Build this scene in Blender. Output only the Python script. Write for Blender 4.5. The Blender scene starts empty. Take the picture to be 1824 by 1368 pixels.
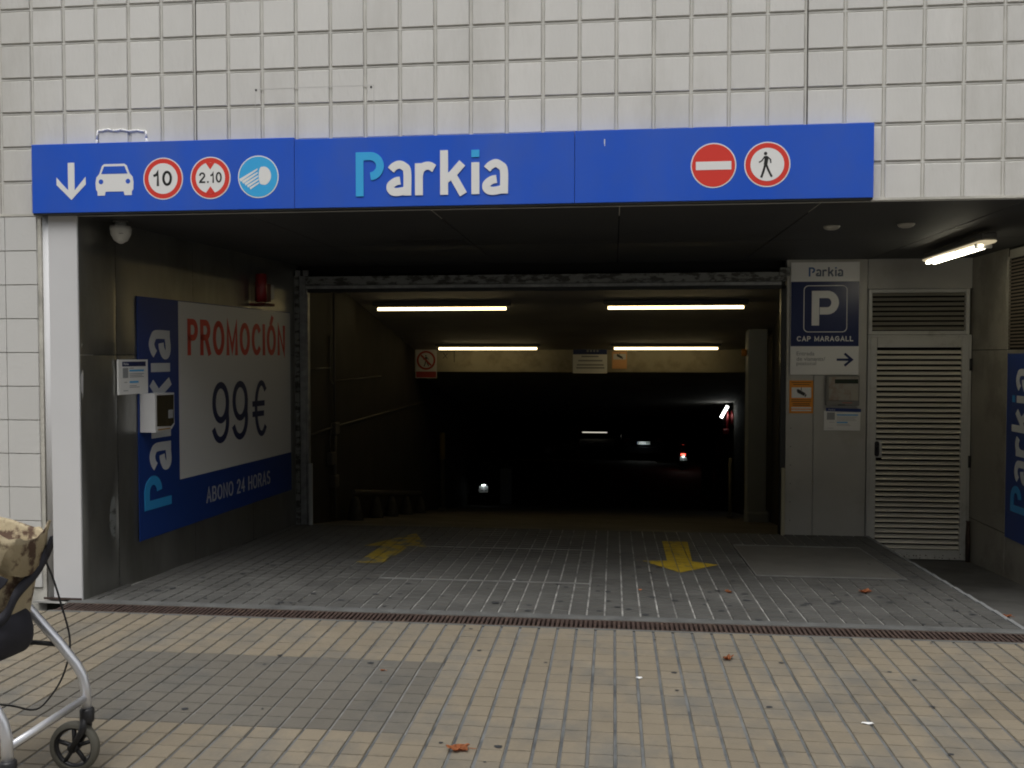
import bpy, bmesh, math, random
from mathutils import Vector, Matrix
random.seed(7)
R = math.radians
scene = bpy.context.scene
COL = scene.collection

# ------------------------------------------------------------------ camera, world, sun, exposure
cd = bpy.data.cameras.new("camera"); cam = bpy.data.objects.new("camera", cd); COL.objects.link(cam)
cd.sensor_width = 36.0; cd.lens = 36.0 * 1600.0 / 1824.0
cd.clip_start = 0.05; cd.clip_end = 600.0
cam.location = (0.18998, -4.96175, 1.448)
cam.rotation_euler = (math.pi / 2 - 0.0319085, 0.0, 0.1125736)
scene.camera = cam

SUN_EL, SUN_AZ = 64.0, 190.0       # degrees; azimuth clockwise from +Y
w = bpy.data.worlds.new("World"); scene.world = w; w.use_nodes = True
nt = w.node_tree; nt.nodes.clear()
sky = nt.nodes.new("ShaderNodeTexSky"); sky.sky_type = 'NISHITA'; sky.sun_disc = False
sky.sun_elevation = R(SUN_EL); sky.sun_rotation = R(SUN_AZ)
sky.air_density = 1.0; sky.dust_density = 4.0; sky.ozone_density = 1.0
hs = nt.nodes.new("ShaderNodeHueSaturation"); hs.inputs['Saturation'].default_value = 0.15
bg = nt.nodes.new("ShaderNodeBackground"); bg.inputs['Strength'].default_value = 0.12
wo = nt.nodes.new("ShaderNodeOutputWorld")
nt.links.new(sky.outputs[0], hs.inputs['Color']); nt.links.new(hs.outputs[0], bg.inputs[0]); nt.links.new(bg.outputs[0], wo.inputs[0])
sl = bpy.data.lights.new("sun", 'SUN'); sl.energy = 0.75; sl.angle = R(30); sl.color = (1.0, 0.98, 0.95)
so = bpy.data.objects.new("sun", sl); COL.objects.link(so)
a = R(SUN_AZ); e = R(SUN_EL)
sdir = Vector((math.sin(a) * math.cos(e), math.cos(a) * math.cos(e), math.sin(e)))
so.rotation_euler = sdir.to_track_quat('Z', 'Y').to_euler(); so.location = (0, -10, 12)
vs = scene.view_settings; vs.view_transform = 'Standard'; vs.look = 'None'; vs.gamma = 1.0; vs.use_curve_mapping = False
vs.exposure = 0.53
scene.render.engine = 'CYCLES'
scene.cycles.filter_width = 1.9; scene.cycles.max_bounces = 6; scene.cycles.diffuse_bounces = 4

# ------------------------------------------------------------------ materials
MATS = {}
def mat(name, col, rough=0.7, metal=0.0, var=0.0, vscale=3.0, bump=0.0, bscale=60.0, rnd=0.0, col2=None, mixscale=2.0,
        mixlo=0.5, mixhi=0.62, stretch=(1, 1, 1), emit=None, estr=0.0, spec=0.5, coat=0.0):
    """Principled material: base colour with large scale noise variation, second stain colour, per object variation, bump."""
    if name in MATS: return MATS[name]
    m = bpy.data.materials.new(name); m.use_nodes = True; MATS[name] = m
    t = m.node_tree; N = t.nodes; L = t.links; p = N['Principled BSDF']
    p.inputs['Roughness'].default_value = rough; p.inputs['Metallic'].default_value = metal
    p.inputs['Base Color'].default_value = (*col, 1)
    p.inputs['Specular IOR Level'].default_value = spec
    if coat: p.inputs['Coat Weight'].default_value = coat
    geo = None; cur = None
    def pos():
        nonlocal geo
        if geo is None:
            g = N.new('ShaderNodeNewGeometry'); mp = N.new('ShaderNodeMapping'); mp.inputs['Scale'].default_value = stretch
            L.new(g.outputs['Position'], mp.inputs['Vector']); geo = mp.outputs[0]
        return geo
    if col2 is not None:
        n = N.new('ShaderNodeTexNoise'); n.inputs['Scale'].default_value = mixscale; n.inputs['Detail'].default_value = 6; n.inputs['Roughness'].default_value = 0.65
        L.new(pos(), n.inputs['Vector'])
        r = N.new('ShaderNodeMapRange'); r.inputs['From Min'].default_value = mixlo; r.inputs['From Max'].default_value = mixhi
        L.new(n.outputs['Fac'], r.inputs['Value'])
        x = N.new('ShaderNodeMix'); x.data_type = 'RGBA'; x.inputs[6].default_value = (*col, 1); x.inputs[7].default_value = (*col2, 1)
        L.new(r.outputs[0], x.inputs[0]); cur = x.outputs[2]
    if var or rnd:
        h = N.new('ShaderNodeHueSaturation'); h.inputs['Color'].default_value = (*col, 1)
        if cur is not None: L.new(cur, h.inputs['Color'])
        s = None
        if var:
            n = N.new('ShaderNodeTexNoise'); n.inputs['Scale'].default_value = vscale; n.inputs['Detail'].default_value = 5
            L.new(pos(), n.inputs['Vector'])
            r = N.new('ShaderNodeMapRange'); r.inputs['From Min'].default_value = 0.3; r.inputs['From Max'].default_value = 0.7
            r.inputs['To Min'].default_value = 1 - var; r.inputs['To Max'].default_value = 1 + var; r.clamp = False
            L.new(n.outputs['Fac'], r.inputs['Value']); s = r.outputs[0]
        if rnd:
            o = N.new('ShaderNodeObjectInfo'); r2 = N.new('ShaderNodeMapRange'); r2.inputs['To Min'].default_value = 1 - rnd; r2.inputs['To Max'].default_value = 1 + rnd
            L.new(o.outputs['Random'], r2.inputs['Value'])
            if s is None: s = r2.outputs[0]
            else:
                mu = N.new('ShaderNodeMath'); mu.operation = 'MULTIPLY'; L.new(s, mu.inputs[0]); L.new(r2.outputs[0], mu.inputs[1]); s = mu.outputs[0]
        L.new(s, h.inputs['Value']); cur = h.outputs[0]
    if cur is not None: L.new(cur, p.inputs['Base Color'])
    if bump:
        n = N.new('ShaderNodeTexNoise'); n.inputs['Scale'].default_value = bscale; n.inputs['Detail'].default_value = 4
        L.new(pos(), n.inputs['Vector'])
        b = N.new('ShaderNodeBump'); b.inputs['Strength'].default_value = bump; b.inputs['Distance'].default_value = 0.01
        L.new(n.outputs['Fac'], b.inputs['Height']); L.new(b.outputs[0], p.inputs['Normal'])
    if emit is not None:
        p.inputs['Emission Color'].default_value = (*emit, 1); p.inputs['Emission Strength'].default_value = estr
    return m

TILE_W = mat('facade_tile', (.64, .63, .595), .55, var=.06, vscale=2.2, rnd=.035, bump=.25, bscale=45, col2=(.48, .465, .42), mixscale=1.6, mixlo=.48, mixhi=.78, stretch=(1, 1, .30))
GROUT_W = mat('facade_grout', (.50, .485, .43), .9, var=.25, vscale=6, bump=.3)
TILE_S = mat('pier_tile', (.58, .575, .55), .5, var=.04, vscale=2, rnd=.03, bump=.15, bscale=40)
WHITE_P = mat('white_paint', (.62, .62, .62), .35, var=.03, vscale=3)
BLUE = mat('sign_blue', (.022, .105, .60), .30, var=.07, vscale=1.5, col2=(.055, .125, .50), mixscale=1.6, mixlo=.42, mixhi=.75, bump=.08, bscale=3, stretch=(1, 1, .5))
BLUE_DK = mat('sign_navy', (.008, .02, .10), .3)
CYAN = mat('sign_cyan', (.05, .42, .80), .4)
SWHITE = mat('sign_white', (.80, .80, .78), .4)
SRED = mat('sign_red', (.70, .05, .035), .4)
SBLACK = mat('sign_black', (.015, .017, .016), .4)
SGREY = mat('print_grey', (.30, .31, .32), .6)
PGREY = mat('print_pale_grey', (.50, .50, .49), .5)
ORANGE = mat('sticker_orange', (.80, .30, .02), .45)
STEEL = mat('brushed_steel', (.35, .35, .33), .34, metal=.85, var=.12, vscale=4, bump=.12, bscale=8, stretch=(1, 1, .35), col2=(.27, .27, .245), mixscale=1.2)
GALV = mat('galvanised', (.30, .31, .31), .5, metal=.6, var=.25, vscale=14, bump=.1)
GALV_D = mat('dirty_galvanised', (.24, .25, .24), .6, metal=.4, col2=(.07, .07, .065), mixscale=9, mixlo=.48, mixhi=.56, stretch=(1, 1, 2.5))
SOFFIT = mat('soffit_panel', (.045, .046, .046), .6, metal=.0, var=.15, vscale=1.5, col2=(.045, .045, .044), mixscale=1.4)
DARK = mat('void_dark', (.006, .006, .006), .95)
GCEIL = mat('garage_ceiling', (.34, .32, .28), .85, var=.12, vscale=2, bump=.2)
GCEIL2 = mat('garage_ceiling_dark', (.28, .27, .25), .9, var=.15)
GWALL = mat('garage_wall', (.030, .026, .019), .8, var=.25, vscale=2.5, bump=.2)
GFLOOR = mat('garage_floor', (.16, .15, .13), .85, var=.25, vscale=1.5, bump=.3, bscale=25)
BEAM = mat('beam_paint', (.29, .265, .20), .7, var=.08, vscale=4, col2=(.22, .195, .14), mixscale=3, bump=.1)
COLGREY = mat('column_grey', (.38, .42, .46), .6, var=.08)
DOORW = mat('door_wall_paint', (.46, .455, .42), .45, var=.06, vscale=3, col2=(.37, .35, .30), mixscale=2.2, mixlo=.52, mixhi=.75, bump=.08)
DOORF = mat('door_frame_paint', (.56, .56, .53), .4, var=.05, vscale=4, col2=(.36, .35, .31), mixscale=5, mixlo=.55, mixhi=.75)
SLAT = mat('louvre_slat', (.74, .71, .62), .3, metal=.1, var=.06)
SLAT_D = mat('vent_slat', (.30, .285, .24), .45, metal=.1, var=.1)
CONC_W = mat('side_wall_metal', (.31, .29, .245), .45, metal=.25, var=.12, vscale=2.2, bump=.1, bscale=10, col2=(.22, .205, .17), mixscale=2)
CONC = mat('concrete', (.20, .205, .205), .85, var=.12, vscale=6, bump=.35, bscale=40)
CONC_D = mat('dark_concrete', (.13, .128, .115), .85, var=.2, vscale=3, bump=.3, bscale=30)
PED = mat('ramp_concrete', (.085, .083, .076), .85, var=.2, vscale=3.5, bump=.3, bscale=35, col2=(.06, .058, .052), mixscale=3)
PAVE = mat('paving_beige', (.212, .179, .128), .8, var=.11, vscale=2.3, rnd=.06, bump=.35, bscale=55, col2=(.125, .120, .105), mixscale=2.2, mixlo=.45, mixhi=.70)
PAVE_D = mat('paving_patch', (.128, .117, .096), .8, var=.08, vscale=3, rnd=.06, bump=.35, bscale=55, col2=(.100, .095, .082), mixscale=3)
PAVEJ = mat('paving_joint', (.132, .138, .138), .9, var=.25, vscale=9, col2=(.07, .076, .08), mixscale=4, mixlo=.5, mixhi=.65)
PAVEJ_D = mat('patch_joint', (.19, .188, .18), .9, var=.3, vscale=9)
DRIVE = mat('drive_tile', (.078, .077, .071), .75, var=.2, vscale=2.5, rnd=.09, bump=.35, bscale=50, col2=(.060, .059, .055), mixscale=3, mixlo=.5, mixhi=.7)
DRIVEJ = mat('drive_joint', (.34, .335, .315), .85, var=.3, vscale=5, col2=(.14, .138, .13), mixscale=6, mixlo=.45, mixhi=.6)
COVERM = mat('cover_concrete', (.115, .112, .10), .75, var=.15, vscale=5, bump=.3, bscale=70)
FRAME_L = mat('cover_frame', (.22, .22, .21), .6, metal=.2, var=.2, vscale=9)
RUST = mat('rusty_iron', (.055, .034, .027), .75, var=.35, vscale=25, bump=.4, bscale=90, col2=(.12, .08, .055), mixscale=12, mixlo=.56, mixhi=.7)
YELLOW = mat('road_yellow', (.42, .29, .012), .75, var=.18, vscale=8, col2=(.16, .13, .05), mixscale=14, mixlo=.54, mixhi=.64)
ALU = mat('aluminium_tube', (.74, .75, .78), .34, metal=.7)
BLACKP = mat('black_plastic', (.018, .018, .02), .45)
RUBBER = mat('grey_rubber', (.11, .105, .085), .7)
CLOTH_B = mat('bag_cloth', (.46, .385, .25), .9, var=.1, vscale=20, col2=(.10, .06, .04), mixscale=10, mixlo=.50, mixhi=.58, bump=.6, bscale=22)
CLOTH_K = mat('bag_black', (.02, .02, .028), .75, var=.2, vscale=20)
CLOTH_R = mat('bag_red', (.28, .02, .03), .7)
LEAF = mat('dry_leaf', (.36, .125, .045), .7, var=.25, vscale=40, rnd=.15)
PAPER = mat('paper_scrap', (.75, .75, .74), .6)
GUM = mat('gum_black', (.03, .032, .035), .7)
SEAL = mat('sealant_white', (.80, .80, .80), .5)
LAMPB = mat('lamp_housing', (.12, .12, .11), .5)
REFL = mat('lamp_reflector', (.60, .50, .28), .35)
TUBE = mat('tube_glow', (1, 1, .9), .4, emit=(1.0, .80, .42), estr=3.8)
TUBE2 = mat('tube_glow_white', (1, 1, 1), .4, emit=(.95, 1.0, .95), estr=7)
DIFF = mat('tube_diffuser', (.62, .56, .40), .25, emit=(1.0, .84, .55), estr=.32)
TUBE_P = mat('passage_tube_glow', (1, 1, .9), .4, emit=(1.0, .93, .72), estr=9.0)
CARP = mat('car_paint_black', (.012, .013, .015), .25, coat=.6)
CARG = mat('car_glass', (.01, .01, .012), .08)
TYRE = mat('tyre', (.015, .015, .015), .8)
CHROME = mat('chrome', (.6, .6, .6), .15, metal=1)
TAIL = mat('tail_lens', (.12, .008, .008), .3)
TAILON = mat('tail_lit', (.6, .02, .02), .3, emit=(1, .08, .05), estr=4)
PLATE_FILL = mat('added_plate_light', (1, 1, 1), .3, emit=(.9, 1.0, 1.0), estr=14)  # emitter added only to brighten the licence plates
REDP = mat('red_paint', (.24, .016, .018), .35)
YPOST = mat('yellow_post', (.55, .42, .09), .6)
ASPH = mat('asphalt', (.055, .055, .055), .9, var=.2, vscale=2, bump=.4, bscale=60)
CAMW = mat('camera_white', (.66, .66, .62), .4)
GLASSK = mat('dark_window', (.02, .022, .025), .15)
WALLB = mat('street_building', (.22, .20, .17), .8, var=.1, vscale=.6)

# ------------------------------------------------------------------ building helpers
WLOC = {}
def props(o, label=None, cat=None, group=None, kind=None):
    if label: o['label'] = label
    if cat: o['category'] = cat
    if group: o['group'] = group
    if kind: o['kind'] = kind
    return o
def root(name, loc, label=None, cat=None, group=None, kind=None):
    o = bpy.data.objects.new(name, None); COL.objects.link(o); o.location = loc; o.empty_display_size = .1
    WLOC[o] = Vector(loc); return props(o, label, cat, group, kind)

class B:
    def __init__(s): s.bm = bmesh.new(); s.mi = 0
    def _f(s, vs):
        try:
            f = s.bm.faces.new(vs); f.material_index = s.mi; return f
        except ValueError: return None
    def verts(s, pts): return [s.bm.verts.new(p) for p in pts]
    def box(s, a, b, M=None):
        x0, y0, z0 = [min(p, q) for p, q in zip(a, b)]; x1, y1, z1 = [max(p, q) for p, q in zip(a, b)]
        P = [Vector(p) for p in ((x0,y0,z0),(x1,y0,z0),(x1,y1,z0),(x0,y1,z0),(x0,y0,z1),(x1,y0,z1),(x1,y1,z1),(x0,y1,z1))]
        if M is not None: P = [M @ p for p in P]
        v = s.verts(P)
        for q in ((0,3,2,1),(4,5,6,7),(0,1,5,4),(1,2,6,5),(2,3,7,6),(3,0,4,7)): s._f([v[i] for i in q])
        return s
    def bevbox(s, a, b, w=.004, seg=2, M=None):
        t = bmesh.new(); c = [(p + q) / 2 for p, q in zip(a, b)]; d = [abs(p - q) for p, q in zip(a, b)]
        bmesh.ops.create_cube(t, size=1); bmesh.ops.scale(t, vec=d, verts=t.verts)
        bmesh.ops.bevel(t, geom=t.edges[:], offset=w, segments=seg, affect='EDGES', profile=.5)
        bmesh.ops.translate(t, vec=c, verts=t.verts)
        if M is not None: bmesh.ops.transform(t, matrix=M, verts=t.verts)
        for f in t.faces: f.material_index = s.mi
        me = bpy.data.meshes.new('tmp'); t.to_mesh(me); t.free(); s.bm.from_mesh(me); bpy.data.meshes.remove(me); return s
    def quad(s, *P): s._f(s.verts(P)); return s
    def prism(s, poly, fr, n0, n1):
        """poly: 2D list in frame fr, extruded from n0 to n1 along the frame normal"""
        a = s.verts([fr(u, v, n0) for u, v in poly]); b = s.verts([fr(u, v, n1) for u, v in poly]); n = len(poly)
        ar = sum(poly[i][0]*poly[(i+1)%n][1]-poly[(i+1)%n][0]*poly[i][1] for i in range(n))
        if ar < 0: a.reverse(); b.reverse()
        s._f(b); s._f(list(reversed(a)))
        for i in range(n): j = (i+1) % n; s._f([a[i], a[j], b[j], b[i]])
        return s
    def tube(s, pts, r, seg=10, caps=True, closed=False):
        pts = [Vector(p) for p in pts]; rings = []; n = len(pts)
        rr = r if isinstance(r, (list, tuple)) else [r] * n
        t0 = (pts[1] - pts[0]).normalized(); up = Vector((0, 0, 1)) if abs(t0.z) < .9 else Vector((1, 0, 0)); x = t0.cross(up).normalized()
        for i in range(n):
            if closed: t = (pts[(i+1) % n] - pts[i-1]).normalized()
            elif i == 0: t = t0
            elif i == n - 1: t = (pts[-1] - pts[-2]).normalized()
            else: t = ((pts[i+1] - pts[i]).normalized() + (pts[i] - pts[i-1]).normalized()).normalized()
            x = (x - t * x.dot(t)).normalized(); y = t.cross(x)
            rings.append(s.verts([pts[i] + (x * math.cos(k*2*math.pi/seg) + y * math.sin(k*2*math.pi/seg)) * rr[i] for k in range(seg)]))
        m = n if closed else n - 1
        for i in range(m):
            A = rings[i]; C = rings[(i+1) % n]
            for k in range(seg): f = s._f([A[k], A[(k+1)%seg], C[(k+1)%seg], C[k]]); f and setattr(f, 'smooth', True)
        if caps and not closed: s._f(list(reversed(rings[0]))); s._f(rings[-1])
        return s
    def lathe(s, prof, c, seg=20, axis='Z', caps=True):
        c = Vector(c); rings = []
        for r, h in prof:
            ring = []
            for k in range(seg):
                q = k*2*math.pi/seg; x, y = r*math.cos(q), r*math.sin(q)
                p = {'Z': (x, y, h), 'Y': (x, h, y), 'X': (h, x, y)}[axis]
                ring.append(s.bm.verts.new(c + Vector(p)))
            rings.append(ring)
        for i in range(len(rings)-1):
            for k in range(seg):
                f = s._f([rings[i][k], rings[i][(k+1)%seg], rings[i+1][(k+1)%seg], rings[i+1][k]]); f and setattr(f, 'smooth', True)
        if caps: s._f(rings[0]); s._f(rings[-1])
        return s
    def loft(s, rings, close=True):
        R_ = [s.verts(r) for r in rings]; n = len(rings[0])
        for i in range(len(R_)-1):
            for k in range(n if close else n-1):
                f = s._f([R_[i][k], R_[i][(k+1)%n], R_[i+1][(k+1)%n], R_[i+1][k]]); f and setattr(f, 'smooth', True)
        if close: s._f(list(reversed(R_[0]))); s._f(R_[-1])
        return s
    def done(s, name, mats, parent=None, loc=None, fixn=True):
        bm = s.bm
        if fixn: bmesh.ops.recalc_face_normals(bm, faces=bm.faces)
        if loc is None:
            xs = [v.co for v in bm.verts]
            loc = Vector(((min(p.x for p in xs)+max(p.x for p in xs))/2, (min(p.y for p in xs)+max(p.y for p in xs))/2, min(p.z for p in xs)))
        loc = Vector(loc); bmesh.ops.translate(bm, vec=-loc, verts=bm.verts)
        me = bpy.data.meshes.new(name); bm.to_mesh(me); bm.free()
        for m in (mats if isinstance(mats, (list, tuple)) else [mats]): me.materials.append(m)
        return link(name, me, loc, parent)
def link(name, me, loc, parent=None):
    o = bpy.data.objects.new(name, me); COL.objects.link(o); WLOC[o] = Vector(loc)
    if parent is not None: o.parent = parent; o.location = Vector(loc) - WLOC[parent]
    else: o.location = loc
    return o
def frame(o, u, v=(0, 0, 1)):
    o, u, v = Vector(o), Vector(u).normalized(), Vector(v).normalized(); n = u.cross(v)
    f = lambda a, b, c=0: o + u*a + v*b + n*c
    f.o, f.u, f.v, f.n = o, u, v, n; return f
def rot_frame(fr, a, b):
    """frame for writing that runs upwards: new u = old v, new v = -old u, origin at (a,b)"""
    return frame(fr(a, b, 0), fr.v, -fr.u)
def circ(cx, cy, r, n=40, a0=0, a1=360):
    return [(cx + r*math.cos(R(a0+(a1-a0)*i/n)), cy + r*math.sin(R(a0+(a1-a0)*i/n))) for i in range(n if a1-a0 == 360 else n+1)]
def rect(x0, y0, x1, y1): return [(x0, y0), (x1, y0), (x1, y1), (x0, y1)]
def rrect(x0, y0, x1, y1, r, n=6):
    P = []
    for cx, cy, s in ((x1-r, y1-r, 0), (x0+r, y1-r, 90), (x0+r, y0+r, 180), (x1-r, y0+r, 270)):
        P += [(cx + r*math.cos(R(s+90*i/n)), cy + r*math.sin(R(s+90*i/n))) for i in range(n+1)]
    return P
def arc(cx, cy, rx, ry, a0, a1, n=10):
    return [(cx + rx*math.cos(R(a0+(a1-a0)*i/n)), cy + ry*math.sin(R(a0+(a1-a0)*i/n))) for i in range(n+1)]
def ribbon(path, w):
    L_, R_ = [], []
    n = len(path)
    for i, p in enumerate(path):
        d0 = None if i == 0 else (Vector(p) - Vector(path[i-1])).normalized()
        d1 = None if i == n-1 else (Vector(path[i+1]) - Vector(p)).normalized()
        if d0 is None: d0 = d1
        if d1 is None: d1 = d0
        t = (d0 + d1).normalized(); nn = Vector((-t.y, t.x)); k = w/2 / max(.45, nn.dot(Vector((-d0.y, d0.x))))
        L_.append((p[0]+nn.x*k, p[1]+nn.y*k)); R_.append((p[0]-nn.x*k, p[1]-nn.y*k))
    return L_, R_
def ribbon_mesh(b, path, w, fr, n0, n1):
    L_, R_ = ribbon(path, w); n = len(path)
    for i in range(n-1):
        b.prism([L_[i], L_[i+1], R_[i+1], R_[i]], fr, n0, n1) if False else None
    vt = [b.verts([fr(*L_[i], n1), fr(*R_[i], n1), fr(*R_[i], n0), fr(*L_[i], n0)]) for i in range(n)]
    for i in range(n-1):
        A, C = vt[i], vt[i+1]
        for k in range(4): b._f([A[k], A[(k+1)%4], C[(k+1)%4], C[k]])
    b._f(vt[0]); b._f(list(reversed(vt[-1])))

def text(fr, s, u0, v0, wd, ht, mt, parent, n0=.002, th=.0015, bold=0.0, name='lettering', sub=None):
    """text fitted into the box (u0,v0,wd,ht) of the frame; returns a mesh part"""
    c = bpy.data.curves.new('t', 'FONT'); c.body = s; c.size = 1; c.offset = bold; c.resolution_u = 4
    o = bpy.data.objects.new('t', c); me = bpy.data.meshes.new_from_object(o)
    bpy.data.objects.remove(o); bpy.data.curves.remove(c)
    bm = bmesh.new(); bm.from_mesh(me); bpy.data.meshes.remove(me)
    xs = [v.co.x for v in bm.verts]; ys = [v.co.y for v in bm.verts]
    x0, x1, y0, y1 = min(xs), max(xs), min(ys), max(ys)
    if ht is None: ht = wd*(y1-y0)/(x1-x0)
    r = bmesh.ops.extrude_face_region(bm, geom=bm.faces[:]); top = [g for g in r['geom'] if isinstance(g, bmesh.types.BMVert)]
    ts = set(top)
    for v in bm.verts:
        u = u0 + (v.co.x-x0)/(x1-x0)*wd; q = v0 + (v.co.y-y0)/(y1-y0)*ht
        v.co = fr(u, q, n0 + (th if v in ts else 0))
    b = B(); b.bm.free(); b.bm = bm
    return b.done(name, mt, parent)

def logo(fr, u0, v0, wd, ht, parent, n0=.002, th=.0025, mp=None, ma=None):
    """word mark: letters of even strokes; source units: x 305..1188, height 258"""
    mp = mp or CYAN; ma = ma or SWHITE
    X = lambda x: u0 + (x-305)/883.*wd
    Yy = lambda y: v0 + (488-y)/258.*ht
    sx, sy = wd/883., ht/258.
    w = 46*(sx+sy)/2
    letters = [
        ('letter', mp, [[(328,488),(328,253)]+arc(390,312,58,-59,90,-88,14)]),
        ('letter', ma, [[(512,338),(530,318),(560,307),(588,318),(607,350),(607,488)],
                        [(566,400),(540,405),(512,425),(510,448),(525,464),(555,466),(600,458)]]),
        ('letter', ma, [[(675,488),(675,302)], [(676,372),(684,342),(704,322),(735,318),(764,334)]]),
        ('letter', ma, [[(821,488),(821,230)], [(832,398),(868,372),(926,306)], [(862,362),(890,412),(932,488)]]),
        ('letter', ma, [[(1001,488),(1001,304)]]),
        ('letter_dot', mp, [[(1001,274),(1001,232)]]),
        ('letter', ma, [[(1068,345),(1086,325),(1116,312),(1144,325),(1164,356),(1164,488)],
                        [(1122,403),(1096,408),(1068,428),(1064,452),(1080,468),(1110,471),(1158,462)]]),
    ]
    def smooth2(P_, n=5):
        P_ = [Vector(p) for p in P_]; P_ = [P_[0]*2-P_[1]] + P_ + [P_[-1]*2-P_[-2]]; out = []
        for i in range(1, len(P_)-2):
            p0_, p1_, p2_, p3_ = P_[i-1:i+3]
            for k in range(n):
                t = k/n; out.append(tuple(.5*((2*p1_)+(-p0_+p2_)*t+(2*p0_-5*p1_+4*p2_-p3_)*t*t+(-p0_+3*p1_-3*p2_+p3_)*t**3)))
        out.append(tuple(P_[-2])); return out
    for nm, m, strokes in letters:
        b = B()
        for i, st in enumerate(strokes):
            if 5 <= len(st) <= 8: st = smooth2(st)
            ribbon_mesh(b, [(X(x), Yy(y)) for x, y in st], w, fr, n0, n0 + th + i*.0003)
        b.done(nm, m, parent)


def el(cx, cy, rx, ry, a0, a1, n=18): return arc(cx, cy, rx, ry, a0, a1, n)
GLY = {
 'I': (0, [[(0,0),(0,1)]]), 'L': (.5, [[(0,1),(0,0),(.5,0)]]), 'N': (.62, [[(0,0),(0,1),(.62,0),(.62,1)]]),
 'M': (.78, [[(0,0),(0,1),(.39,.12),(.78,1),(.78,0)]]), 'H': (.62, [[(0,0),(0,1)],[(.62,0),(.62,1)],[(0,.52),(.62,.52)]]),
 'A': (.68, [[(0,0),(.34,1),(.68,0)],[(.13,.33),(.55,.33)]]),
 'O': (.74, [el(.37,.5,.37,.5,90,450,28)]), '0': (.50, [el(.25,.5,.25,.5,90,450,26)]),
 'C': (.68, [el(.37,.5,.37,.5,48,312,24)]), 'G': (.72, [el(.37,.5,.37,.5,48,318,24)+[(.70,.18),(.70,.46),(.44,.46)]]),
 'P': (.56, [[(0,0),(0,1),(.30,1)]+el(.30,.74,.26,.26,80,-90,12)+[(.0,.48)]]),
 'R': (.60, [[(0,0),(0,1),(.32,1)]+el(.32,.75,.25,.25,80,-90,12)+[(.0,.5)],[(.34,.5),(.60,0)]]),
 'B': (.57, [[(0,0),(0,1),(.30,1)]+el(.30,.77,.23,.23,80,-90,10)+[(.0,.54)],[(.28,.54)]+el(.31,.27,.26,.27,85,-90,10)+[(0,0)]]),
 'S': (.56, [el(.28,.76,.26,.24,40,250,14)+el(.28,.26,.28,.26,75,-145,14)[1:]]),
 '1': (.22, [[(.0,.74),(.14,.80),(.22,1.0),(.22,0)]]),
 '2': (.50, [el(.25,.73,.25,.27,165,-25,14)+[(.30,.38),(.06,.14),(0,0),(.50,0)]]),
 '4': (.54, [[(.40,0),(.40,1),(0,.30),(.54,.30)]]),
 '9': (.52, [el(.26,.68,.26,.32,0,360,26),[(.52,.66)]+el(.24,.34,.28,.34,20,-150,14)]),
 '.': (0, [[(0,.0),(0,.01)]]), ' ': (.22, []),
 '€': (.62, [el(.42,.5,.30,.5,52,308,22),[(0,.60),(.52,.60)],[(0,.40),(.48,.40)]]),
}
GLY['Ó'] = (GLY['O'][0], GLY['O'][1] + [[(.34,1.16),(.46,1.34)]])
def strokes_text(fr, s, u0, v0, wd, ht, tw, mt, parent, n0=.002, th=.0012, gap=.30, name='letter'):
    """sans lettering of even strokes: v0..v0+ht is the cap height, wd the whole width, tw the stroke width"""
    tot = sum(GLY[c][0] for c in s); k = len(s); H_ = ht - tw
    # width: sum(glyph)*a + (k-1)*g*ht + k*tw = wd
    g = gap*tw*2.2 if k > 1 else 0
    a_ = (wd - k*tw - (k-1)*g)/max(tot, .001) if tot else 0
    x = u0 + tw/2
    for c in s:
        wg, st = GLY[c]; 
        if st:
            b = B()
            for i, p in enumerate(st):
                q = [Vector((x + px_*a_, v0 + tw/2 + py_*H_)) for px_, py_ in p]
                closed_ = (q[0]-q[-1]).length < 1e-5
                if not closed_: q[0] = q[0] + (q[0]-q[1]).normalized()*tw*.5; q[-1] = q[-1] + (q[-1]-q[-2]).normalized()*tw*.5
                else: q.append(q[1])
                ribbon_mesh(b, [tuple(v) for v in q], tw, fr, n0, n0 + th + .00025*i)
            b.done(name, mt, parent)
        x += wg*a_ + tw + g

# ------------------------------------------------------------------ key dimensions (metres)
SOF = 2.268            # underside of the soffit
DS = 0.035             # fall of the driveway
drz = lambda y: -DS*y
WL = frame((-2.925, 0, 0), (.07479, .9972, 0))      # left wall plane, s along the wall
def wx(y): return -2.925 + .075*y
RWX = 3.19             # right side wall
rampz = lambda y: -.105 - .155*(y-3.0) if y < 20 else -2.74
ceilz = lambda y: 2.40 - .148*(y-3.05)
def lerp(tab, y):
    for (a_, b_), (c_, d_) in zip(tab, tab[1:]):
        if y <= c_: return b_ + (d_-b_)*(y-a_)/(c_-a_)
    return tab[-1][1]
LWT = [(3.05,-2.66),(4.2,-2.74),(9,-2.92),(20,-3.6)]
RWT = [(3.05,1.72),(4.2,1.94),(7.4,2.30),(15,2.80),(20,2.95)]

# ------------------------------------------------------------------ ground
b = B(); b.box((-150, -160, -.40), (150, -9.0, -.17)); props(b.done('road', ASPH), 'grey asphalt street in front of the building', kind='structure')
gnd = B()
gnd.box((-60, -9.0, -.4), (60, -.224, -.012)); sw = gnd.done('pavement', [PAVEJ, PAVE])
props(sw, 'beige tiled pavement in front of the garage entrance', kind='structure')
b = B(); b.box((-60, -9.2, -.4), (60, -9.002, -.02)); props(b.done('kerb', CONC), 'concrete kerb along the street edge', kind='structure')

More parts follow.
